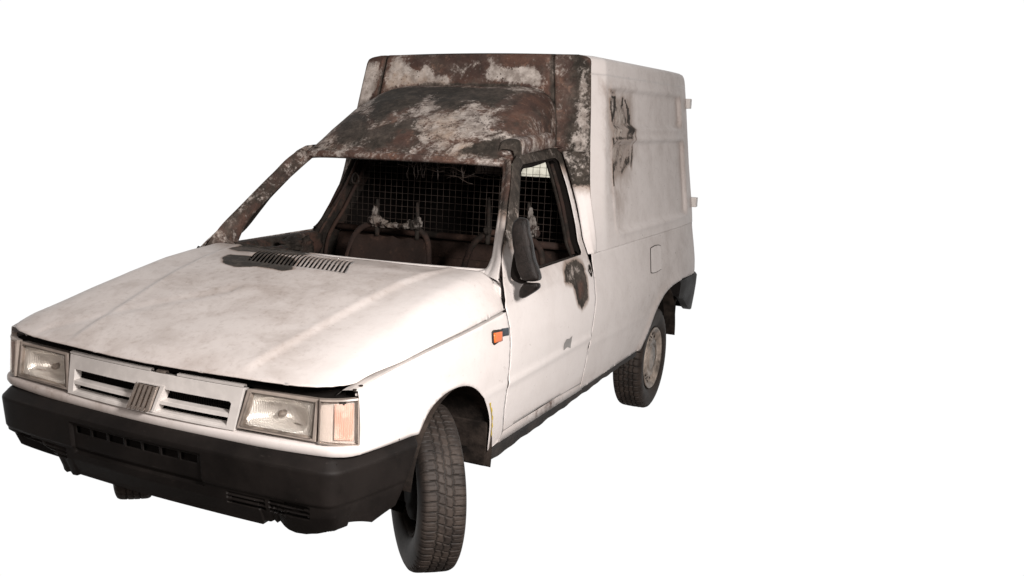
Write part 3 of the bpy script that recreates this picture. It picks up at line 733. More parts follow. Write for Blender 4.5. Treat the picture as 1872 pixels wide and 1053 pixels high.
# cowl lip between hood and windshield
P = []
for x in np.linspace(-.66, .66, 60):
    yb = .415+.10*(abs(x)/.62)**2.2; row = []
    for (dy, dz) in ((-.03, -.03), (-.012, .0), (.0, .004), (.012, .0), (.03, -.03), (.045, -.10)): row.append((x, yb+dy+.012, 1.004+dz-.004*(abs(x)/.62)**2))
    P.append(row)
o = grid('cowl_lip', P, BODY, van, (0, 0, 1), solid=.002)
wear(o, None, (0, 0, .35, 0), lambda co, W: W.__setitem__((slice(None), 0), sm(.0, -.25, co[:, 0])*.9))
for s in (1, -1):
    o = hexa('cowl_corner', [(s*.60, .44, .993), (s*.733, .400, .960), (s*.742, .50, .966), (s*.60, .58, .990)], [(s*.60, .44, .86), (s*.748, .400, .86), (s*.748, .50, .86), (s*.60, .58, .86)], BODY, van, .006)
    wear(o, None, (0, 0, .2, 0) if s > 0 else (.7, .5, .2, .2))
box('bulkhead_panel', (0, .52, .72), (1.38, .012, .50), VOID, van)
box('engine_bay_floor', (0, -.12, .60), (1.30, .95, .01), VOID, van)
box('lamp_gap_backing', (0, -.648, .605), (1.34, .03, .03), VOID, van)  # added black backing that keeps the bright backdrop from showing under the lamps
box('radiator_support', (0, -.575, .69), (1.36, .02, .16), VOID, van)
hexa('slam_panel', [(-.70, -.625, .752), (.70, -.625, .752), (.70, -.50, .775), (-.70, -.50, .775)], [(-.70, -.625, .744), (.70, -.625, .744), (.70, -.50, .765), (-.70, -.50, .765)], VOID, van)
box('cowl_drain', (0, .30, .90), (1.25, .36, .01), VOID, van)
# corner bracket and screws at the fender tip
o = hexa('fender_bracket', [(.722, -.602, .778), (.739, -.598, .778), (.748, -.50, .806), (.735, -.50, .806)], [(.722, -.602, .770), (.739, -.598, .770), (.748, -.50, .798), (.735, -.50, .798)], GRIMEW, fenders[1], .002)
for (x, y, z) in ((.722, -.603, .788), (.726, -.575, .795)):
    V, Fc = [], []; tube_mesh(V, Fc, [(x, y, z-.004), (x, y, z+.003)], .006, 10); me = mesh('screw', V, Fc); fixn(me); link('screw', me, SOOT, fenders[1])

# ---------------------------------------------------------------- cab roof dome
def zbase(v): return 1.398+.055*v
def ztop(v): return float(np.interp(v, [0, .12, .25, .5, .75, .9, 1], [1.415, 1.490, 1.558, 1.656, 1.718, 1.736, 1.738]))
def yfront(u): return .895+.050*(abs(u)**2.5)
def dome_pt(u, v):
    a = min(abs(u), 1.0); n = 3.2+2.6*v
    w = (.500+.012*math.sin(math.pi*v)-.040*v); x = w*a
    hgt = (1-a**n)**(1/n) if a < 1 else 0
    z = zbase(v)+(ztop(v)-zbase(v))*hgt
    x = w*a+.03*(1-hgt)*a
    yr = wally(1.5+.2*hgt)+.012
    y = yfront(u)+(yr-yfront(u))*v
    z += .004*math.sin(9*u+2)*math.sin(7*v+1)*hgt*min(1, v*4)
    return (math.copysign(x, u), y, z)
NU, NV = 150, 90
P = []
for j in range(NV+1):
    v = j/NV; row = []
    for i in range(NU+1):
        q = -1+2*i/NU; u = math.copysign(math.sin(abs(q)*math.pi/2)**.9, q); row.append(dome_pt(u, v))
    P.append(row)
dome = grid('cab_roof', P, BODY, van, (0, -.3, 1), solid=.002)
# header lip: rolled, rusty lower edge of the roof over the windshield
P = []
for x in np.linspace(-1, 1, 80):
    X, Y, Z = dome_pt(x, 0); row = []
    for a in range(9):
        t = math.pi*(a/8); row.append((X*1.004, Y-.015*math.sin(t)-.005, Z-.016+.016*math.cos(t)+.002))
    row.append((X, Y+.03, Z-.034))
    P.append(row)
dome['label'] = 'scorched cab roof with rust, soot and pale ash patches'; bw['label'] = 'burnt rusty front wall of the cargo box'
header = grid('header_lip', P, BODY, dome, (0, -1, 0), solid=.002)
# roof edge gutter deck between dome and doors
for s in (1, -1):
    P = []
    for y in np.linspace(1.06 if s > 0 else 1.22, 1.56, 30):
        v = (y-.90)/.66; row = []
        for t in np.linspace(0, 1, 8):
            row.append((s*(.44+.085*t), y, 1.455-.0*t+.012*math.sin(math.pi*t)))
        P.append(row)
    o = grid('roof_edge', P, BODY, dome, (0, 0, 1), solid=.002); wear(o, None, (.9, .7, 0, .3))
    # raised cant-rail cap above the door
    path = cat([(.462, 1.20, 1.425), (.464, 1.23, 1.432), (.466, 1.27, 1.445), (.468, 1.40, 1.455), (.466, 1.475, 1.450)] if s < 0 else [(.496, .975, 1.448), (.500, 1.000, 1.466), (.502, 1.05, 1.474), (.500, 1.25, 1.490), (.497, 1.40, 1.498), (.49, 1.475, 1.488)], 40)
    P = []
    for i, p in enumerate(path):
        t = i/39; k = min(1, .35+t*9, (1-t)*9)**.5; row = []
        for a in range(17):
            th = math.pi*(-.05+1.15*a/16); cx_, sz_ = math.cos(th), math.sin(th)
            cx_ = math.copysign(abs(cx_)**.6, cx_); sz_ = math.copysign(abs(sz_)**.6, sz_)
            row.append((s*(p[0]-.012+.046*cx_*(.55+.45*k)), p[1], p[2]-.025+.052*sz_*k))
        P.append(row)
    o = grid('cant_rail_cap', P, BODY, dome, (s, 0, 1), solid=.002)
    def fn(co, W):
        y = co[:, 1]; W[:, 0] = sm(1.04, 1.00, y); W[:, 1] = .74*sm(1.0, 1.05, y); W[:, 3] = (.45 if s > 0 else .2)*sm(1.0, 1.05, y)
    wear(o, None, (0, .6, 0, .5), fn)

# ---------------------------------------------------------------- windshield frame: pillars
def pillar(s):
    O = cat([(.606, .500, .985), (.618, .529, 1.007), (.623, .552, 1.035), (.620, .575, 1.074), (.605, .624, 1.133), (.580, .70, 1.20), (.553, .776, 1.263), (.524, .852, 1.322), (.504, .903, 1.362), (.480, .935, 1.395)], 40)
    Q = cat([(.712, .432, .975), (.702, .455, 1.007), (.692, .490, 1.045), (.677, .524, 1.083), (.655, .595, 1.142), (.633, .658, 1.198), (.607, .729, 1.262), (.588, .789, 1.312), (.565, .846, 1.366), (.534, .915, 1.415)], 40)
    P = []
    for i, (o_, q_) in enumerate(zip(O, Q)):
        o_, q_ = np.array(o_), np.array(q_); n = np.array([.25, -.8, .55]); n = n/np.linalg.norm(n)
        inn = np.array([-.30, .9, -.1])*.045; row = []
        w_ = q_-o_
        row += [o_+inn+w_*.15, o_+inn*.4, o_+n*.002, o_+w_*.14+n*.007, o_+w_*.28+n*.004, o_+w_*.40+n*.004, o_+w_*.50+n*.011, o_+w_*.72+n*.011, o_+w_*.92+n*.006, q_-w_*.04, q_+np.array([-.010, .030, -.01]), q_+inn*.8-w_*.3]
        row.append(row[0])
        P.append([(s*p[0], p[1], p[2]) for p in row])
    o = grid('windshield_pillar', P, BODY, van, None, smooth=True)
    autosmooth(o, 50)
    def fn(co, W):
        z = co[:, 2]
        if s > 0:
            k = sm(1.12, 1.27, z); W[:, 0] = k*.75; W[:, 1] = sm(1.18, 1.30, z)*.62; W[:, 3] = .3*k; W[:, 2] = .2+.5*sm(1.0, 1.15, z)
        else:
            W[:, 0] = .85; W[:, 1] = .44; W[:, 3] = .29
    wear(o, None, (0, 0, .2, 0), fn)
    if s < 0: o['label'] = 'rusted burnt far-side windshield pillar'
    return o
for s in (1, -1): pillar(s)
# rounded lower corners of the windshield opening
for s in (1, -1):
    A = cat([(.624, .552, 1.045), (.618, .528, 1.010), (.598, .505, .999), (.560, .480, .996)], 12); P = []
    for (x, y, z) in A: P.append([(s*(x+.03), y-.04, z-.03), (s*(x+.012), y-.012, z-.005), (s*x, y, z), (s*(x+.005), y+.03, z-.02)])
    o = grid('frame_corner', P, BODY, van, (0, -1, .5), solid=.002); wear(o, None, (0, 0, .3, 0) if s > 0 else (.6, .5, 0, .4))

# ---------------------------------------------------------------- grille with emblem
TL, TR = Vector((-.366, -.672, .753)), Vector((.372, -.672, .753)); BL, BR = Vector((-.360, -.694, .622)), Vector((.352, -.694, .620))
def gq(a, b, dy=0.0):
    p = TL.lerp(TR, a).lerp(BL.lerp(BR, a), b); p = p+Vector((0, dy-.018*(1-(2*a-1)**2), 0)); return p
def gpan(a, b): return gq(a, b)
L0, L1, R0, R1 = .040, .415, .585, .955
holes = [[(L0, .36), (L1+.02, .36), (L1, .93), (L0, .93)], [(R0+.02, .36), (R1-.01, .36), (R1, .40), (R1, .93), (R0-.01, .93)]]
grille = panel('grille', [(0, 0), (1, 0), (1, 1), (0, 1)], holes, gpan, .02, GRIMEW, van, (0, -1, 0), .0)
m = grille.modifiers.new('thickness', 'SOLIDIFY'); m.thickness = .030; m.offset = -1
m = grille.modifiers.new('bevel', 'BEVEL'); m.width = .0025; m.segments = 2; m.limit_method = 'ANGLE'
grille.data.polygons.foreach_set('use_smooth', [False]*len(grille.data.polygons))
for (a0, a1) in ((L0-.005, L1+.03), (R0-.02, R1+.005)):
    for (b0, b1) in ((.63, .725), (.895, .95)):
        P = []
        for a in np.linspace(a0, a1, 14):
            P.append([tuple(gq(a, b0-.015, .030)), tuple(gq(a, b0, .006)), tuple(gq(a, b0+.015, .001)), tuple(gq(a, b1, .001)), tuple(gq(a, b1+.01, .012)), tuple(gq(a, b1, .034))])
        o = grid('grille_slat', P, GRIMEW, grille, (0, -1, .3), smooth=False)
V, Fc = [], []
for i in range(75):
    a = .02+.96*i/74; p, q = gq(a, .30, .040), gq(a, .99, .040); c = (p+q)/2; box_mesh(V, Fc, c, (.0022, .003, (p-q).length))
for j in range(9):
    b = .32+.66*j/8; p, q = gq(.02, b, .041), gq(.98, b, .041); c = (p+q)/2+Vector((0, -.010, 0)); box_mesh(V, Fc, c, ((p-q).length, .003, .0022))
me = mesh('grille_mesh', V, Fc); fixn(me); link('grille_mesh', me, VOID, grille, False)
# thin upper trim with notches
for (a0, a1) in ((.0, .515), (.545, .60), (.66, 1.0)):
    P = []
    for a in np.linspace(a0, a1, 12):
        p = gq(a, 0); P.append([tuple(p+Vector((0, .0, .0015))), tuple(p+Vector((0, -.001, .008))), tuple(p+Vector((0, .012, .010))), tuple(p+Vector((0, .014, .0015)))])
    grid('grille_top_trim', P, GREYTRIM if a0 == .545 else GRIMEW, grille, (0, -1, 1), smooth=False)
# emblem: five slanted chrome bars on a white plinth
for k in range(5):
    dx = -.046+.023*k
    t0, t1 = Vector((-.023+.0190*k, -.705, .715)), Vector((-.050+.0198*k, -.722, .632)); V, Fc = [], []
    V_ = []; n = 7
    rows = []
    for j in range(15):
        t = j/14; p = t0.lerp(t1, t); w = .0078*(1 if t < .93 else (1-(t-.93)/.07*.5)); row = []
        for a in range(n):
            th = math.pi*a/(n-1); row.append((p.x-w*math.cos(th), p.y-.015*math.sin(th), p.z))
        rows.append(row)
    grid('emblem_bar', rows, CHROME, grille, (0, -1, 0))
hexa('emblem_gap', [(-.028, -.7035, .713), (.061, -.7035, .713), (.036, -.7195, .635), (-.058, -.7195, .635)], [(-.028, -.69, .713), (.061, -.69, .713), (.036, -.70, .635), (-.058, -.70, .635)], SILL, grille)
hexa('emblem_plinth', [(-.034, -.700, .716), (.078, -.700, .716), (.044, -.714, .630), (-.070, -.714, .630)], [(-.034, -.66, .716), (.078, -.66, .716), (.044, -.67, .630), (-.070, -.67, .630)], GRIMEW, grille)

# ---------------------------------------------------------------- headlights and indicators
def headlight(s):
    it, ib, ot, ob = Vector((.382, -.668, .752)), Vector((.358, -.692, .630)), Vector((.632, -.656, .757)), Vector((.634, -.672, .632))
    def q(a, b, dy=0.0):
        p = it.lerp(ot, a).lerp(ib.lerp(ob, a), b); return Vector((s*p.x, p.y+dy, p.z))
    def qq(a, b): return q(a, b)
    root = panel('headlight', [(0, 0), (1, 0), (1, 1), (0, 1)], [[(.065, .085), (.955, .085), (.955, .935), (.045, .935)]], qq, .03, LAMPTRIM, van, (0, -1, 0), 0)
    m = root.modifiers.new('thickness', 'SOLIDIFY'); m.thickness = .05; m.offset = -1
    m = root.modifiers.new('bevel', 'BEVEL'); m.width = .004; m.segments = 3; m.limit_method = 'ANGLE'
    root.data.polygons.foreach_set('use_smooth', [False]*len(root.data.polygons))
    # inner lip
    P = []
    for (a, b) in lin([(.065, .085), (.955, .085), (.955, .935), (.045, .935), (.065, .085)], 60)[:-1]:
        ca, cb = .5, .53; u = Vector((a-ca, b-cb)); i1 = (ca+u.x*.94, cb+u.y*.92)
        P.append([tuple(q(a, b, -.003)), tuple(q(*i1, dy=.006)), tuple(q(*i1, dy=.03))])
    grid('lamp_bezel', P, GREYTRIM, root, None, closed_u=True, smooth=False)
    # glass
    P = []
    for a in np.linspace(.055, .96, 26):
        P.append([tuple(q(a, b, .002-.006*(1-((a-.5)/.45)**2)*(1-((b-.52)/.42)**2))) for b in np.linspace(.075, .94, 12)])
    grid('lamp_glass', P, LENS, root, (0, -1, 0))
    # reflector bowl
    P = []
    for a in np.linspace(.08, .94, 36):
        row = []
        for b in np.linspace(.10, .92, 20):
            ra, rb = (a-.46)/.40, (b-.52)/.36
            d = max(0, 1-.75*min(1, ra*ra)-.25*min(1, abs(ra))**8-.35*min(1, rb*rb)-.65*min(1, abs(rb))**6)
            row.append(tuple(q(a, b, .012+.045*d)))
        P.append(row)
    grid('reflector', P, REFL, root, (0, -1, 0))
    # flat grey shelf filling the outer end of the lamp, cut by the round bowl
    P = []
    for b in np.linspace(.13, .91, 24):
        c_ = (b-.52)/.40; a0 = .66+.22*math.sqrt(max(0, 1-c_*c_))
        if b > .52: a0 = .66+.22*math.sqrt(max(0, 1-((b-.52)/.22-.0)**2)) if b < .72 else .60+.10*(b-.72)/.19
        P.append([tuple(q(min(a0, .93)+(.94-min(a0, .93))*t, b, .012+.03*(1-t))) for t in np.linspace(0, 1, 6)])
    grid('lamp_shelf', P, GREYTRIM, root, (0, -1, 0))
    # side wings of the reflector housing and bulb cap
    V, Fc = [], []; c = q(.44, .58, .06)
    tube_mesh(V, Fc, [c, c+Vector((0, -.02, 0)), c+Vector((0, -.03, 0))], [.010, .012, .006], 12); me = mesh('bulb', V, Fc); fixn(me); link('bulb', me, GREYTRIM, root)
    return root
hl = {s: headlight(s) for s in (1, -1)}
def indicator(s):
    A = cat([(.640, -.664), (.668, -.657), (.696, -.642), (.718, -.624), (.738, -.602)], 24)
    def pt(t, b, ins=0.0):
        x = np.interp(t, np.linspace(0, 1, 24), A[:, 0]); y = np.interp(t, np.linspace(0, 1, 24), A[:, 1])
        z = .760+.006*t-(.130+.014*t)*b
        return (s*(x-ins*.5+.004*b), y+ins-.010*b*(1-t), z)
    def rim(n_, i0, i1, mat, parent):
        P = []
        for (t, b) in lin([(0, 0), (1, 0), (1, 1), (0, 1), (0, 0)], 90)[:-1]:
            P.append([pt(t, b, .018), pt(t, b, 0), pt(.5+(t-.5)*i1, .5+(b-.5)*i1, -.002), pt(.5+(t-.5)*i1, .5+(b-.5)*i1, .010)])
        return grid(n_, P, mat, parent, None, closed_u=True, smooth=False)
    root = rim('turn_signal', 1, .93, LAMPTRIM, van)
    grid('lens', [[pt(t, b, -.001) for b in np.linspace(.05, .95, 12)] for t in np.linspace(.05, .95, 20)], LENS2, root, (s, -1, 0))
    grid('lamp_back', [[pt(t, b, .020) for b in np.linspace(.02, .98, 12)] for t in np.linspace(.02, .98, 20)], GRIMEW, root, (s, -1, 0))
    grid('bulb_cover', [[pt(t, b, .013) for b in np.linspace(.12, .90, 8)] for t in np.linspace(.38, .84, 10)], FLUTEP, root, (s, -1, 0))
    return root
ind = {s: indicator(s) for s in (1, -1)}

# ---------------------------------------------------------------- plan path of the nose
NOSE = [(.762, -.300), (.747, -.40), (.730, -.50), (.712, -.590), (.700, -.635), (.693, -.656), (.682, -.668), (.662, -.676), (.61, -.684), (.5, -.695), (.3, -.707), (0, -.715)]
full = [(x, y) for x, y in NOSE]+[(-x, y) for x, y in NOSE[::-1][1:]]
# white strip beneath the lamps
pa = [(.7425, -.600), (.728, -.630), (.704, -.651), (.655, -.669), (.5, -.688), (.3, -.698), (0, -.706)]
pa = pa+[(-x, y) for x, y in pa[::-1][1:]]
pth = cat(pa, 120)
def outn(path, i):
    a = np.array(path[max(i-1, 0)]); b = np.array(path[min(i+1, len(path)-1)]); t = (b-a)/np.linalg.norm(b-a); return np.array([-t[1], t[0]])*-1
def strip_prof(i, p):
    n = outn(pth, i); n = n if n[1] < 0 or abs(n[0]) > .9 else n
    zc = .612-.012*(1-(abs(p[0])/.74)**2); out = []
    for (o_, z) in ((-.03, .015), (-.005, .015), (.001, .012), (.004, .006), (.004, -.008), (-.002, -.017), (-.03, -.017)):
        out.append((p[0]+n[0]*o_, p[1]+n[1]*o_, zc+z))
    return out
t0 = outn(pth, 60)
if t0[1] > 0:
    _o = outn
    outn = lambda path, i, _o=_o: -_o(path, i)
o = sweep('lamp_strip', pth, strip_prof, BODY, van)
wear(o, None, (0, 0, .3, 0), lambda co, W: W.__setitem__((slice(None), 2), .25+.75*sm(.3, -.6, co[:, 0])))

# ---------------------------------------------------------------- front bumper
bp = cat(full, 420)
def zbot(x, y):
    ax = abs(x)
    if y > -.60: return float(np.interp(y, [-.60, -.50, -.44, -.30], [.378, .360, .350, .372]))
    zb = .336+.02*float(sm(.45, .62, ax))
    if x < -.33: zb = float(np.interp(-x, [.33, .34, .365, .375, .395, .41, .425, .49, .61, .70], [.336, .328, .326, .336, .328, .335, .372, .392, .410, .43]))
    if x > .45: zb = float(np.interp(x, [.45, .478, .49, .50, .51, .525, .54, .565, .60, .64, .67, .70, .76], [.350, .350, .358, .351, .360, .346, .338, .333, .335, .346, .356, .366, .372]))
    return zb
def bump_rows(i, p):
    x, y = p; n = outn(bp, i); zb = zbot(x, y); rows = []
    endk = float(sm(-.60, -.31, y))           # shape of the side return
    ztop_ = .590-.030*(1-endk)*0
    sd = float(sm(-.695, -.64, y))
    key = [(-.040, .586), (-.016, .590), (-.004, .585), (.024, .556), (.0255, .549), (.020, .50), (.014, .450), (.010, .444), (.004+.006*sd, .440), (.002+.007*sd, .43), (-.002+.008*sd, .40), (-.014+.016*sd, .375), (-.026+.024*sd, .350), (-.030+.026*sd, .336), (-.060, .336)]
    ks = lin(key, 80)
    for (o_, z) in ks:
        t = 0
        if z < .43: z = .43-(.43-z)*(.43-zb)/(.43-.336)
        o2 = o_
        front = y < -.65
        if front:
            # number-plate recess and cooling slots
            if -.315 < x < .25 and .425 < z < .538:
                e = min(x+.315, .25-x, z-.425, .538-z); o2 -= .010*float(sm(0, .006, e))
            for zc in (.428, .412, .396):
                for (xa, xb) in ((.335, .47), (.49, .625), (-.625, -.49), (-.47, -.36)):
                    if xa < x < xb and abs(z-zc) < .0045: o2 -= .006
        zz = z; sh = 0
        if endk > 0: sh = -(.589-zz)*.47*endk    # the slanting rear edge
        rows.append((x+n[0]*o2, y+n[1]*o2+sh, zz+.006*endk))
    return rows
P = [bump_rows(i, p) for i, p in enumerate(bp)]
def slot_skip(i, j):
    p = P[i][j]; q = P[min(i+1, len(P)-1)][min(j+1, len(P[0])-1)]; x, y, z = (p[0]+q[0])/2, (p[1]+q[1])/2, (p[2]+q[2])/2
    if y > -.60: return False
    if -.300 < x < .235 and .503 < z < .525:
        ph = ((x+.300)/.0765) % 1
        return .07 < ph < .93
    for k, zc in enumerate((.430, .415, .400)):
        if abs(z-zc) < .0048 and ((.49 < x < .615) or (-.615 < x < -.50) or (k > 0 and .35 < x < .47)): return True
    return False
bumper = grid('front_bumper', P, PLASTIC, van, None, smooth=True, solid=.003, skip=slot_skip)
autosmooth(bumper, 28)
me_ = bumper.data
P = []
for i in range(0, len(bp), 6):
    n_ = outn(bp, i); P.append([(bp[i][0]-n_[0]*.012, bp[i][1]-n_[1]*.012, z) for z in (.545, .47, .42)]+[(bp[i][0]-n_[0]*.035, bp[i][1]-n_[1]*.035, .372)])
grid('slot_backing', P[12:-12], VOID, bumper, (0, -1, 0))
hexa('bumper_back', [(-.70, -.66, .575), (.70, -.66, .575), (.64, -.655, .385), (-.45, -.655, .385)], [(-.70, -.60, .575), (.70, -.60, .575), (.64, -.60, .385), (-.45, -.60, .385)], VOID, bumper)

# ---------------------------------------------------------------- sills, underbody, arches
for s in (1, -1):
    P = []
    for y in np.linspace(.300, 2.24, 60):
        zt = float(np.interp(y, [.278, 1.322, 2.3], [.372, .386, .402])); zl = float(np.interp(y, [.3, .936, 1.82, 2.3], [.300, .318, .344, .352]))
        zl += .004*math.sin(y*31)*math.sin(y*12); x = side(y, zt)
        P.append([(s*(x-.012), y, zt+.004), (s*(x-.004), y, zt), (s*(x-.004), y, zt-.012), (s*(x-.012), y, (zt+zl)/2), (s*(x-.016), y, zl), (s*(x-.10), y, zl)])
    grid('sill_trim', P, SILL, van, (s, 0, 0), smooth=False)
    # painted strip between door foot and sill trim
    P = []
    for y in np.linspace(.395, 1.335, 40):
        P.append([(s*(side(y, .41)-.008), y, .412), (s*(side(y, .405)-.003), y, .4005), (s*(side(y, .39)-.002), y, .368)])
    o = grid('door_step', P, BODY, van, (s, 0, 0), solid=.0015); wear(o, None, (0, .25, .6, 0), lambda co, W: W.__setitem__((slice(None), 1), .26+.14*np.sin(co[:, 1]*9)))
box('underbody', (0, 1.35, .36), (1.36, 2.9, .02), VOID, van)
box('front_underbody', (0, -.38, .45), (.9, .42, .02), VOID, van)
def arch(y0, z0, r, yrange, s, mat, a0=-.15, a1=1.12, x0=.40, x1=.772):
    P = []
    for k in range(30):
        t = math.pi*(a0+(a1-a0)*k/29); P.append([(s*x, y0-r*math.cos(t)*(1-.0*j), z0+r*math.sin(t)) for j, x in enumerate(np.linspace(x1, x0, 10))])
    c = [(s*x0, y0, z0)]
    return grid('wheel_arch_liner', P, mat, van, None, solid=.004)
for s in (1, -1):
    arch(-.01, .36, .318, None, s, ARCH, .04, 1.06, .38, .770)
    arch(2.63, .34, .345, None, s, ARCH, .14, 1.0, .45, .765)
    box('arch_inner_panel', (s*.40, .03, .58), (.01, .56, .30), VOID, van)
    box('arch_inner_panel', (s*.45, 2.63, .56), (.01, .72, .36), VOID, van)
# hanging rag-end of the liner behind the left front wheel, with a strip of yellow marker on the arch lip
hexa('liner_flap', [(.60, .262, .48), (.765, .266, .48), (.748, .296, .302), (.66, .292, .306)], [(.60, .275, .48), (.765, .278, .48), (.748, .308, .302), (.66, .304, .306)], ARCH, van, .004)
P = []
for (y, z) in cat([(.222, .565), (.250, .52), (.270, .47), (.281, .42)], 16): P.append([(fender_fn(1)(y+.008, z)[0]+.003, y+.008, z), (fender_fn(1)(y+.022, z)[0]+.003, y+.021+.004*math.sin(z*180), z)])
grid('yellow_mark', P, YELLOW, fenders[1], (1, 0, 0))
# rear mud flap piece and rear bumper
P = []
for z in np.linspace(.66, .44, 14):
    t = (.66-z)/.22; b_ = .06*math.sin(math.pi*t); P.append([(.50, 3.00+b_, z), (.60, 3.01+b_, z), (.735-.02*t, 3.03+b_, z), (.738-.03*t, 3.17-.10*t+b_, z), (.70, 3.23-.16*t+b_, z)])
grid('rear_arch_panel', P, ARCH, van, (1, -1, 0), solid=.003)
P = []
rb = [(.770, 2.985), (.778, 3.10), (.777, 3.25), (.770, 3.38), (.748, 3.44), (.70, 3.455), (.35, 3.465), (0, 3.47)]
rb = rb+[(-x, y) for x, y in rb[::-1][1:]]
rbp = cat(rb, 90)
def rb_prof(i, p):
    a = rbp[max(i-1, 0)]; b = rbp[min(i+1, 89)]; t = (b-a)/np.linalg.norm(b-a); n = np.array([t[1], -t[0]])
    if n[1] < 0 and abs(p[0]) < .7: n = -n
    if abs(p[0]) >= .7 and n[0]*p[0] < 0: n = -n
    k = float(sm(3.0, 3.35, p[1]))
    return [(p[0]+n[0]*o, p[1]+n[1]*o, z) for o, z in ((-.05, .668), (-.004, .668), (.006, .655), (.004, .60-.0*k), (-.002, .56-.03*k), (-.012, .57-.13*k), (-.05, .57-.13*k))]
sweep('rear_bumper', rbp, rb_prof, PLASTIC, van)

# ---------------------------------------------------------------- wheels
def tyre_mesh(R, w, style):
    NT_, NP = 1080, 66
    prof_ = []
    rim_r = .168
    key = [(-.052, rim_r), (-.066, rim_r+.012), (-.078, rim_r+.045), (-.080, rim_r+.075), (-.074, R-.020), (-.066, R-.006), (-.054, R-.001), (-.03, R+.0005), (0, R+.001), (.03, R+.0005), (.054, R-.001), (.066, R-.006), (.074, R-.020), (.080, rim_r+.075), (.078, rim_r+.045), (.066, rim_r+.012), (.052, rim_r)]
    sides = cat(key[:6], 14); tread = cat(key[5:12], NP-26); other = cat(key[11:], 14)
    pr = np.vstack([sides[:-1], tread, other[1:]])
    n = len(pr); th = np.arange(NT_)*2*math.pi/NT_
    u = pr[:, 0][None, :]*1.0; TH = th[:, None]; s = TH*R
    U = np.broadcast_to(u, (NT_, n)); S = np.broadcast_to(s, (NT_, n))
    pitch_ = 2*math.pi*R/(54 if style == 0 else 44)
    ph = S/pitch_
    tri = lambda x: 2*np.abs(2*(x-np.floor(x+.5)))-1
    zz = tri(ph)*.0024
    def line(d, w_): return np.clip(1.25-np.abs(d)/w_, 0, 1)
    g = np.zeros_like(S)
    offs = (0, -.026, .026) if style == 0 else (-.012, .016, -.038, .040)
    for k, c in enumerate(offs): g = np.maximum(g, line(U-c-zz*(1 if k % 2 == 0 else -1), .0026 if style == 0 else .0034))
    fr = lambda x: (x-np.floor(x)-.5)*pitch_
    sh = np.abs(U) > (.028 if style == 0 else .0)
    g = np.maximum(g, line(fr(ph+.25*np.sign(U)+np.abs(U)*3), .0020 if style == 0 else .0030)*sh)
    sip = (np.abs(U) > .004) & (np.abs(U) < .024)
    g = np.maximum(g, line(fr(ph+U*12+.3), .0019)*sip*.8)
    g = np.maximum(g, line(fr(2*ph+.1)/2, .0012)*(np.abs(U) > .034)*.45)
    inz = (np.abs(U) < .073) & (np.broadcast_to(pr[:, 1][None, :], U.shape) > R-.022)
    g = g*inz
    rad = np.broadcast_to(pr[:, 1][None, :], U.shape)-.008*g
    V = np.stack([U, -rad*np.cos(TH), rad*np.sin(TH)], -1).reshape(-1, 3)
    idx = np.arange(NT_*n).reshape(NT_, n); nx = np.roll(idx, -1, 0)
    Fc = np.stack([idx[:, :-1], nx[:, :-1], nx[:, 1:], idx[:, 1:]], -1).reshape(-1, 4)
    me = bpy.data.meshes.new('tyre'); me.vertices.add(len(V)); me.vertices.foreach_set('co', V.ravel())
    me.loops.add(len(Fc)*4); me.loops.foreach_set('vertex_index', Fc.ravel().astype(np.int32))
    me.polygons.add(len(Fc)); me.polygons.foreach_set('loop_start', (np.arange(len(Fc))*4).astype(np.int32)); me.polygons.foreach_set('loop_total', np.full(len(Fc), 4, np.int32))
    me.update(calc_edges=True); me.validate()
    a = me.attributes.new('groove', 'FLOAT', 'POINT'); a.data.foreach_set('value', g.reshape(-1).astype(np.float32))
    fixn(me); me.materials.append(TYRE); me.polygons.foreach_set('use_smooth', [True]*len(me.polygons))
    return me
def rim_mesh():
    """pressed steel wheel: outer side is +x"""
    key = [(-.055, .172), (-.060, .160), (-.03, .150), (.03, .150), (.054, .162), (.058, .171), (.052, .176), (.048, .160), (.040, .150), (.032, .143), (.028, .130), (.040, .112), (.046, .098), (.046, .090), (.038, .080), (.040, .072), (.046, .066), (.048, .055), (.048, .02), (.048, .001)]
    NTH = 144; V = []; Fc = []
    for i in range(NTH):
        t = 2*math.pi*i/NTH; ph = (i/NTH*16) % 1
        for j, (x, r) in enumerate(key):
            xx = x
            V.append((xx+(.017 if j > 3 else 0), -r*math.cos(t), r*math.sin(t)))
    m = len(key)
    for i in range(NTH):
        ph = ((i+.5)/NTH*18) % 1
        for j in range(m-1):
            if j in (9, 10) and .22 < ph < .78: continue
            i2 = (i+1) % NTH; Fc.append((i*m+j, i2*m+j, i2*m+j+1, i*m+j+1))
    me = mesh('rim', V, Fc); fixn(me); return me
TY0, TY1, RIM = tyre_mesh(.289, .155, 0), tyre_mesh(.287, .155, 1), rim_mesh()
RIM.materials.append(STEEL); RIM.polygons.foreach_set('use_smooth', [True]*len(RIM.polygons))
RIMD = RIM.copy(); RIMD.materials.clear(); RIMD.materials.append(ARCH)
def wheel(loc, steer, ty, s, camber=0.0):
    w = bpy.data.objects.new('wheel', None); COL.objects.link(w); w.parent = van; w.location = loc
    w.rotation_euler = (0, math.radians(camber), math.radians(steer)+(math.pi if s < 0 else 0))
    t = bpy.data.objects.new('tyre', ty); COL.objects.link(t); t.parent = w
    r = bpy.data.objects.new('rim', RIM if steer == 0 else RIMD); COL.objects.link(r); r.parent = w
    m = r.modifiers.new('thickness', 'SOLIDIFY'); m.thickness = .003
    V, Fc = [], []; tube_mesh(V, Fc, [(-.055, 0, 0), (-.02, 0, 0), (.02, 0, 0)], [.11, .12, .12], 32); me = mesh('brake_drum', V, Fc); fixn(me); link('brake_drum', me, VOID, w)
    return w
wheel((.661, -.01, .299), 41, TY0, 1, 0)
wheel((-.690, -.03, .268), 41, TY0, -1, 0)
wheel((.672, 2.597, .270), 0, TY1, 1)
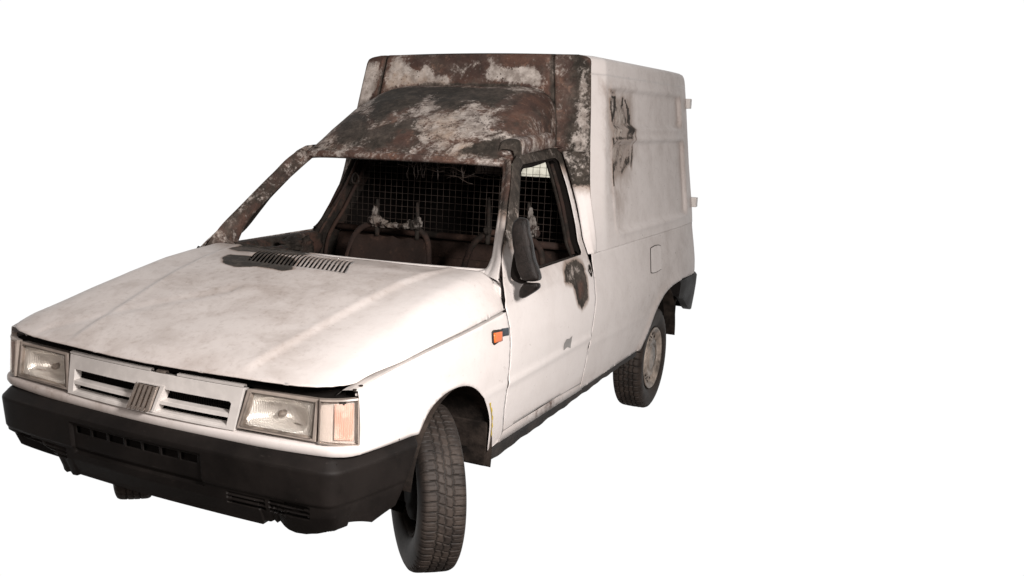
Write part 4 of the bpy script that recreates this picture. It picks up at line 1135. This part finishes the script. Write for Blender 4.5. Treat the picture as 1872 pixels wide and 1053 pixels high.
wheel((-.672, 2.597, .270), 0, TY1, -1)
# suspension bits seen inside the left front wheel
tube('suspension_strut', [(.50, -.02, .30), (.47, -.02, .62)], .025, VOID, van)
tube('drive_shaft', [(.30, 0, .30), (.60, -.02, .29)], .016, ARCH, van)
tube('brake_hose', cat([(.46, -.12, .50), (.50, -.16, .44), (.54, -.15, .36), (.58, -.10, .33)], 16), .008, ARCH, van)
tube('control_arm', [(.30, -.10, .27), (.60, -.05, .22)], .02, VOID, van)

# ---------------------------------------------------------------- interior
P = []
interior = box('partition', (0, 1.452, .72), (1.40, .006, .56), DARKRUST, van)
for z in (.80, .90): box('pressed_rib', (0, 1.446, z), (1.30, .006, .012), DARKRUST, interior, None, .002)
V, Fc = [], []
mz0, mz1 = 1.0, 1.46
def mlim(z): return cabx(z)-.045
for i in range(41):
    x = -.66+1.32*i/40
    zt_ = max([z for z in np.linspace(mz0, mz1, 60) if mlim(z) > abs(x)] or [mz0])
    if zt_ > mz0+.01: box_mesh(V, Fc, (x, 1.43+(.0 if i % 2 else .002), (mz0+zt_)/2), (.0017, .0017, zt_-mz0))
for j in range(15):
    z = mz0+(mz1-mz0)*j/14; box_mesh(V, Fc, (0, 1.4275, z+.0), (2*mlim(z), .0017, .0017))
me = mesh('wire_mesh', V, Fc); fixn(me); link('wire_mesh', me, WIRE, interior, False)
tube('cross_bar', [(-.70, 1.405, 1.005), (.70, 1.405, 1.005)], .017, TUBE, interior)
# cab inner rear corners (dark skins behind the door pillars) and box lining
for s in (1, -1):
    P = []
    for (y, z, k) in [(1.385, .55, 1), (1.395, .87, 1), (1.385, .97, 1), (1.39, 1.03, 1), (1.42, 1.10, 1), (1.45, 1.21, 1), (1.475, 1.33, 1), (1.485, 1.42, 1)]:
        x = cside(y, z)-.034
        P.append([(s*x, y-.10, z), (s*(x-.015), y-.095, z), (s*(x-.035), y-.05, z), (s*(x-.045), y, z), (s*(x-.07), y+.04, z), (s*(x-.02), y+.06, z)])
    grid('inner_pillar', P, SOOT, van, None, solid=.002)
    # seat-belt rail with D-ring
    A = [(s*(cside(1.3, z)-.09), y, z) for y, z in ((1.28, 1.12), (1.32, 1.22), (1.345, 1.36))]
    if s < 0: tube('belt_strap', cat(A, 12), .006, TUBE, van)
    V, Fc = [], []; c = Vector((s*(cabx(1.27)-.12), 1.34, 1.265)); loop = []
    for k in range(17 if s < 0 else 0):
        t = 2*math.pi*k/16; loop.append(c+Vector((.020*math.cos(t), 0, .026*math.sin(t)-.008*abs(math.cos(t)))))
    if s < 0: tube('belt_ring', loop, .004, WIRE, van, 6)
    if s < 0:
        for (dx, dy, rr, mt) in ((.030, -.085, .007, BURNT), (.058, -.03, .010, TUBE)):
            tube('pillar_trim', cat([(s*(cside(y, z)-.034-dx), y+dy, z) for y, z in ((1.385, .60), (1.395, .87), (1.385, .97), (1.39, 1.03), (1.42, 1.10), (1.45, 1.21), (1.475, 1.33), (1.485, 1.42))], 24), rr, mt, van)
    # door inner trim: sill rail along the window
    P = []
    for y in np.linspace(.44, 1.33, 30):
        x = cside(y, .965)-.030; wob = .006*math.sin(y*21)+.004*math.sin(y*53)
        P.append([(s*(x+.006), y, .985), (s*(x-.022), y, .982), (s*(x-.040), y, .965+wob*.3), (s*(x-.034), y, .925+wob), (s*(x-.045), y, .90+wob), (s*(x-.02), y, .86+wob), (s*(x-.02), y, .60)])
    grid('door_inner_rail', P, BURNT if s < 0 else SOOT, doors[s], None, solid=.002)
lin_ = [(-.66, 1.50, 1.05), (-.66, 3.2, 1.05)]
# dark lining inside the cargo box: side walls, roof, floor, lower tail
for s in (1, -1):
    me = mesh('box_lining', [(s*.70, 1.50, .40), (s*.70, 3.22, .40), (s*.70, 3.22, 1.2), (s*.67, 3.22, 1.40), (s*.62, 3.18, 1.80), (s*.60, 1.70, 1.80), (s*.655, 1.60, 1.40), (s*.69, 1.53, 1.1)], [(0, 1, 2, 7), (7, 2, 3, 6), (6, 3, 4, 5)])
    link('box_lining', me, VOID, van, False)
me = mesh('box_ceiling', [(-.60, 1.67, 1.80), (.60, 1.67, 1.80), (.60, 3.18, 1.80), (-.60, 3.18, 1.80), (-.60, 1.60, 1.46), (.60, 1.60, 1.46)], [(0, 1, 2, 3), (0, 4, 5, 1)]); link('box_ceiling', me, VOID, van, False)
me = mesh('box_rear_lining', [(-.70, 3.215, .4), (.70, 3.215, .4), (.70, 3.215, 1.215), (-.70, 3.215, 1.215), (-.66, 3.20, 1.315), (.66, 3.20, 1.315), (.62, 3.18, 1.80), (-.62, 3.18, 1.80)], [(0, 1, 2, 3), (4, 5, 6, 7)]); link('box_rear_lining', me, VOID, van, False)
box('cab_floor', (0, .98, .42), (1.40, 1.0, .012), VOID, van)
me = mesh('cab_headliner', [(-.49, .95, 1.425), (.49, .95, 1.425), (.49, 1.55, 1.452), (-.49, 1.55, 1.452)], [(0, 1, 2, 3)]); link('cab_headliner', me, SOOT, dome, False)

def seat(x0, x1, yb, plate, ash, topz=1.045):
    root = bpy.data.objects.new('seat', None); COL.objects.link(root); root.parent = van
    xm = (x0+x1)/2
    hoop = cat([(x0-.02, yb-.12, .50), (x0-.012, yb-.05, .78), (x0+.005, yb-.015, .93), (x0+.035, yb, 1.01), (x0+.10, yb+.01, topz), (xm, yb+.012, topz), (x1-.10, yb+.01, topz), (x1-.03, yb, 1.015), (x1-.005, yb-.015, .93), (x1+.012, yb-.05, .78), (x1+.02, yb-.12, .50)], 70)
    tube('seat_frame', hoop, .0145, TUBE, root)
    if plate:
        P = []
        for x in np.linspace(x0+.01, x1-.01, 30):
            zt = topz-.045-.012*abs(math.sin(x*33))*abs(math.sin(x*11)); P.append([(x, yb-.01-.12*(1-t)+.02*math.cos((x-xm)*7), .50+(zt-.50)*t) for t in np.linspace(0, 1, 12)])
        grid('seat_back', P, DARKRUST, root, (0, -1, 0), solid=.003)
        box('seat_cushion', (xm, yb-.34, .50), (x1-x0, .42, .10), DARKRUST, root)
    for k, (px, hh) in enumerate(plate_posts[ash]):
        tube('headrest_post', cat([(px, yb, topz-.05), (px+.003, yb-.004, topz+.04), (px-.003, yb, hh)], 10), [.011, .012, .012, .011, .010, .010, .009, .009, .008, .006], SOOT, root)
    return root
plate_posts = {0: ((-.270, 1.180), (-.050, 1.178)), 1: ((.317, 1.225), (.512, 1.215))}
s1 = seat(-.42, .03, 1.20, True, 0, 1.052); s2 = seat(.215, .60, 1.20, False, 1, 1.062)
s1['label'] = 'seat frame with rusted back plate and melted headrest crust'
def lump(name, c, r, parent, seed, mat=None):
    bm = bmesh.new(); bmesh.ops.create_icosphere(bm, subdivisions=4, radius=1)
    co = np.array([v.co[:] for v in bm.verts]); k = 1+.34*vnoise(co, 2.6, seed)+.22*vnoise(co, 6.3, seed+2)+.13*vnoise(co, 14, seed+5)
    for v, q in zip(bm.verts, k): v.co = Vector((c[0]+v.co.x*r[0]*q, c[1]+v.co.y*r[1]*q, c[2]+v.co.z*r[2]*q))
    me = bpy.data.meshes.new(name); bm.to_mesh(me); bm.free(); return link(name, me, mat or ASHY, parent)
for i, (c, r) in enumerate([((-.275, 1.19, 1.078), (.030, .022, .030)), ((-.24, 1.19, 1.066), (.030, .02, .018)), ((-.18, 1.19, 1.060), (.040, .018, .012)), ((-.12, 1.19, 1.060), (.035, .018, .013)), ((-.075, 1.19, 1.070), (.030, .022, .024)), ((-.045, 1.19, 1.080), (.022, .02, .030)), ((-.276, 1.19, 1.115), (.013, .013, .035))]):
    lump('melted_crust', c, r, s1, i)
for i, (c, r) in enumerate([((.548, 1.19, 1.090), (.018, .015, .026)), ((.535, 1.19, 1.125), (.014, .012, .035)), ((.522, 1.19, 1.165), (.010, .010, .03)), ((.320, 1.19, 1.075), (.016, .014, .022))]):
    lump('melted_crust', c, r, s2, 10+i, ASHY if i < 3 else SOOT)
# strands of burnt headlining wire hanging from the roof
V, Fc = [], []
rng = random.Random(5)
for k in range(46):
    x = rng.uniform(-.14, .30); y = rng.uniform(1.02, 1.22); z = 1.44; pts = []
    L = rng.uniform(.05, .15) if x > -.05 else rng.uniform(.04, .10)
    a, b = rng.uniform(-.02, .02), rng.uniform(-.02, .02)
    for t in np.linspace(0, 1, 7): pts.append((x+a*t+.006*math.sin(t*9+k), y+b*t, z-L*t))
    tube_mesh(V, Fc, pts, rng.choice((.0009, .0013, .0022)), 5)
for k in range(22):
    x = rng.uniform(-.2, .25); z = rng.uniform(1.30, 1.42); y = rng.uniform(1.0, 1.25); a = rng.uniform(-.35, .3)
    pts = [(x+.14*t, y, z+.14*t*a+.006*math.sin(t*7+k)) for t in np.linspace(0, 1, 7)]; tube_mesh(V, Fc, pts, .0011, 5)
me = mesh('hanging_wires', V, Fc); fixn(me); link('hanging_wires', me, WIRE, dome)
# collapsed trim heap at the far end of the dash
for i, (c, r) in enumerate([((-.60, .95, .955), (.05, .08, .030)), ((-.50, .70, .955), (.07, .05, .020)), ((-.56, 1.02, .93), (.03, .05, .05)), ((-.42, .60, .965), (.06, .04, .015))]):
    lump('melted_dash_trim', c, r, van, 30+i, SOOT)
box('dashboard_remnant', (0, .70, .86), (1.30, .26, .06), SOOT, van, None, .02)

# ---------------------------------------------------------------- mirror
mirror = bpy.data.objects.new('side_mirror', None); COL.objects.link(mirror); mirror.parent = van
def blob_loft(name, rows, mat, parent, seed=0, amp=.003, n=28):
    """rows: (centre, half-width x, half-depth y, squareness)"""
    P = []
    for i, (c, hx_, hy_, e) in enumerate(rows):
        row = []
        for k in range(n+1):
            t = 2*math.pi*k/n; cx_, sy_ = math.cos(t), math.sin(t)
            row.append((c[0]+math.copysign(abs(cx_)**e, cx_)*hx_, c[1]+math.copysign(abs(sy_)**e, sy_)*hy_, c[2]))
        P.append(row)
    A = np.array(P); q = vnoise(A.reshape(-1, 3), 40, seed).reshape(A.shape[:2]); A[..., 2] += q*amp; A[..., 0] += q*amp*.8
    A[:, -1] = A[:, 0]
    return grid(name, [[tuple(p) for p in r] for r in A], mat, parent, None)
def rows_from(tbl, k=26):
    T = np.array([(c[0], c[1], c[2], a, b, e) for c, a, b, e in tbl]); T = cat(T, k); return [((t[0], t[1], t[2]), max(t[3], .0005), max(t[4], .0005), t[5]) for t in T]
blob_loft('mirror_shell', rows_from([((.788, .455, 1.222), .002, .002, .6), ((.786, .455, 1.218), .016, .014, .6), ((.782, .455, 1.195), .030, .026, .5), ((.790, .450, 1.14), .036, .030, .45), ((.806, .450, 1.08), .036, .030, .45), ((.822, .450, 1.03), .038, .030, .45), ((.832, .450, 1.000), .036, .028, .5), ((.834, .450, .990), .020, .015, .6), ((.834, .45, .988), .001, .001, .6)]), MIRRORP, mirror, 1, .004)
blob_loft('mirror_back', rows_from([((.772, .475, 1.15), .002, .002, .7), ((.774, .475, 1.13), .014, .014, .6), ((.776, .474, 1.08), .026, .018, .6), ((.780, .472, 1.02), .036, .020, .6), ((.782, .470, .99), .034, .020, .6), ((.786, .468, .975), .014, .012, .7), ((.786, .468, .973), .001, .001, .7)]), VOID, mirror, 2, .003)
blob_loft('mirror_arm', rows_from([((.840, .45, .985), .001, .001, .6), ((.838, .45, .982), .026, .020, .6), ((.832, .452, .965), .034, .022, .6), ((.815, .456, .945), .028, .020, .6), ((.800, .46, .925), .014, .016, .6), ((.794, .462, .918), .004, .004, .7)]), MIRRORP, mirror, 3, .004)
o = tube('mirror_stay', [(.748, .475, .985), (.80, .455, .998), (.825, .445, 1.008)], .008, GRIMEW, mirror)
# ---------------------------------------------------------------- side repeater and badge
def sidebox(name, pl, h, mat, parent, step=.01):
    return panel(name, pl, [], lambda y, z: (side(y, z)+h, y, z), step, mat, parent, (1, 0, 0), h*.8)
rp = sidebox('side_repeater', [(.240, .786), (.243, .824), (.258, .829), (.318, .822), (.312, .783), (.252, .776)], .006, SILL, fenders[1])
sidebox('repeater_lens', [(.2475, .7855), (.2500, .820), (.320, .8145), (.3135, .781)], .010, ORANGE, rp)
bd = sidebox('fender_badge', [(.326, .794), (.331, .822), (.392, .816), (.388, .788)], .004, BADGE, fenders[1])

# ---------------------------------------------------------------- fire damage on the big burnt sheets, plus a painted joint shadow
#WEARDATA
def wallbase(co, W):
    x, z = co[:, 0], co[:, 2]
    W[:, 1] = .66; W[:, 0] = .9; W[:, 3] = .22
    # sooty weld seams, paler far corner below the roof line
    xs = np.where(x > 0, .415+.145*(1.88-z), .497+.09*(1.88-z)); k = np.exp(-((np.abs(x)-xs)/.011)**2)
    W[:, 1] *= 1-.8*k; W[:, 3] *= 1-k
    top_ = 1.738-.25*np.clip(np.abs(x)/.47, 0, 1)**6; joint_shade = np.exp(-((z-top_)/.012)**2)*(np.abs(x) < .46); W[:, 3] *= 1-joint_shade; W[:, 1] *= 1-.9*joint_shade  # shadow where the dome meets the wall, painted by baring the char
    low = sm(-.45, -.55, x)*sm(1.46, 1.38, z); W[:, 3] = np.maximum(W[:, 3], .72*low); W[:, 1] = np.where(low > .5, .45, W[:, 1])
wear(bw, 'wall', (0, .7, 0, 0), wallbase)
def domebase(co, W):
    x, y, z = co.T
    l = sm(-.05, -.35, x)
    W[:, 0] = 1; W[:, 1] = .56; W[:, 3] = .38+.08*l
    joint_shade = sm(.030, .012, wally(np.maximum(z, 1.45))-y); W[:, 3] *= 1-joint_shade; W[:, 1] *= 1-.8*joint_shade  # dome side of the painted shadow line at the wall joint
    f = sm(.99, .955, y)*sm(1.50, 1.44, z)
wear(dome, 'dome', (.85, .55, 0, .2), domebase)
wear(header, None, (.4, .95, 0, .40))
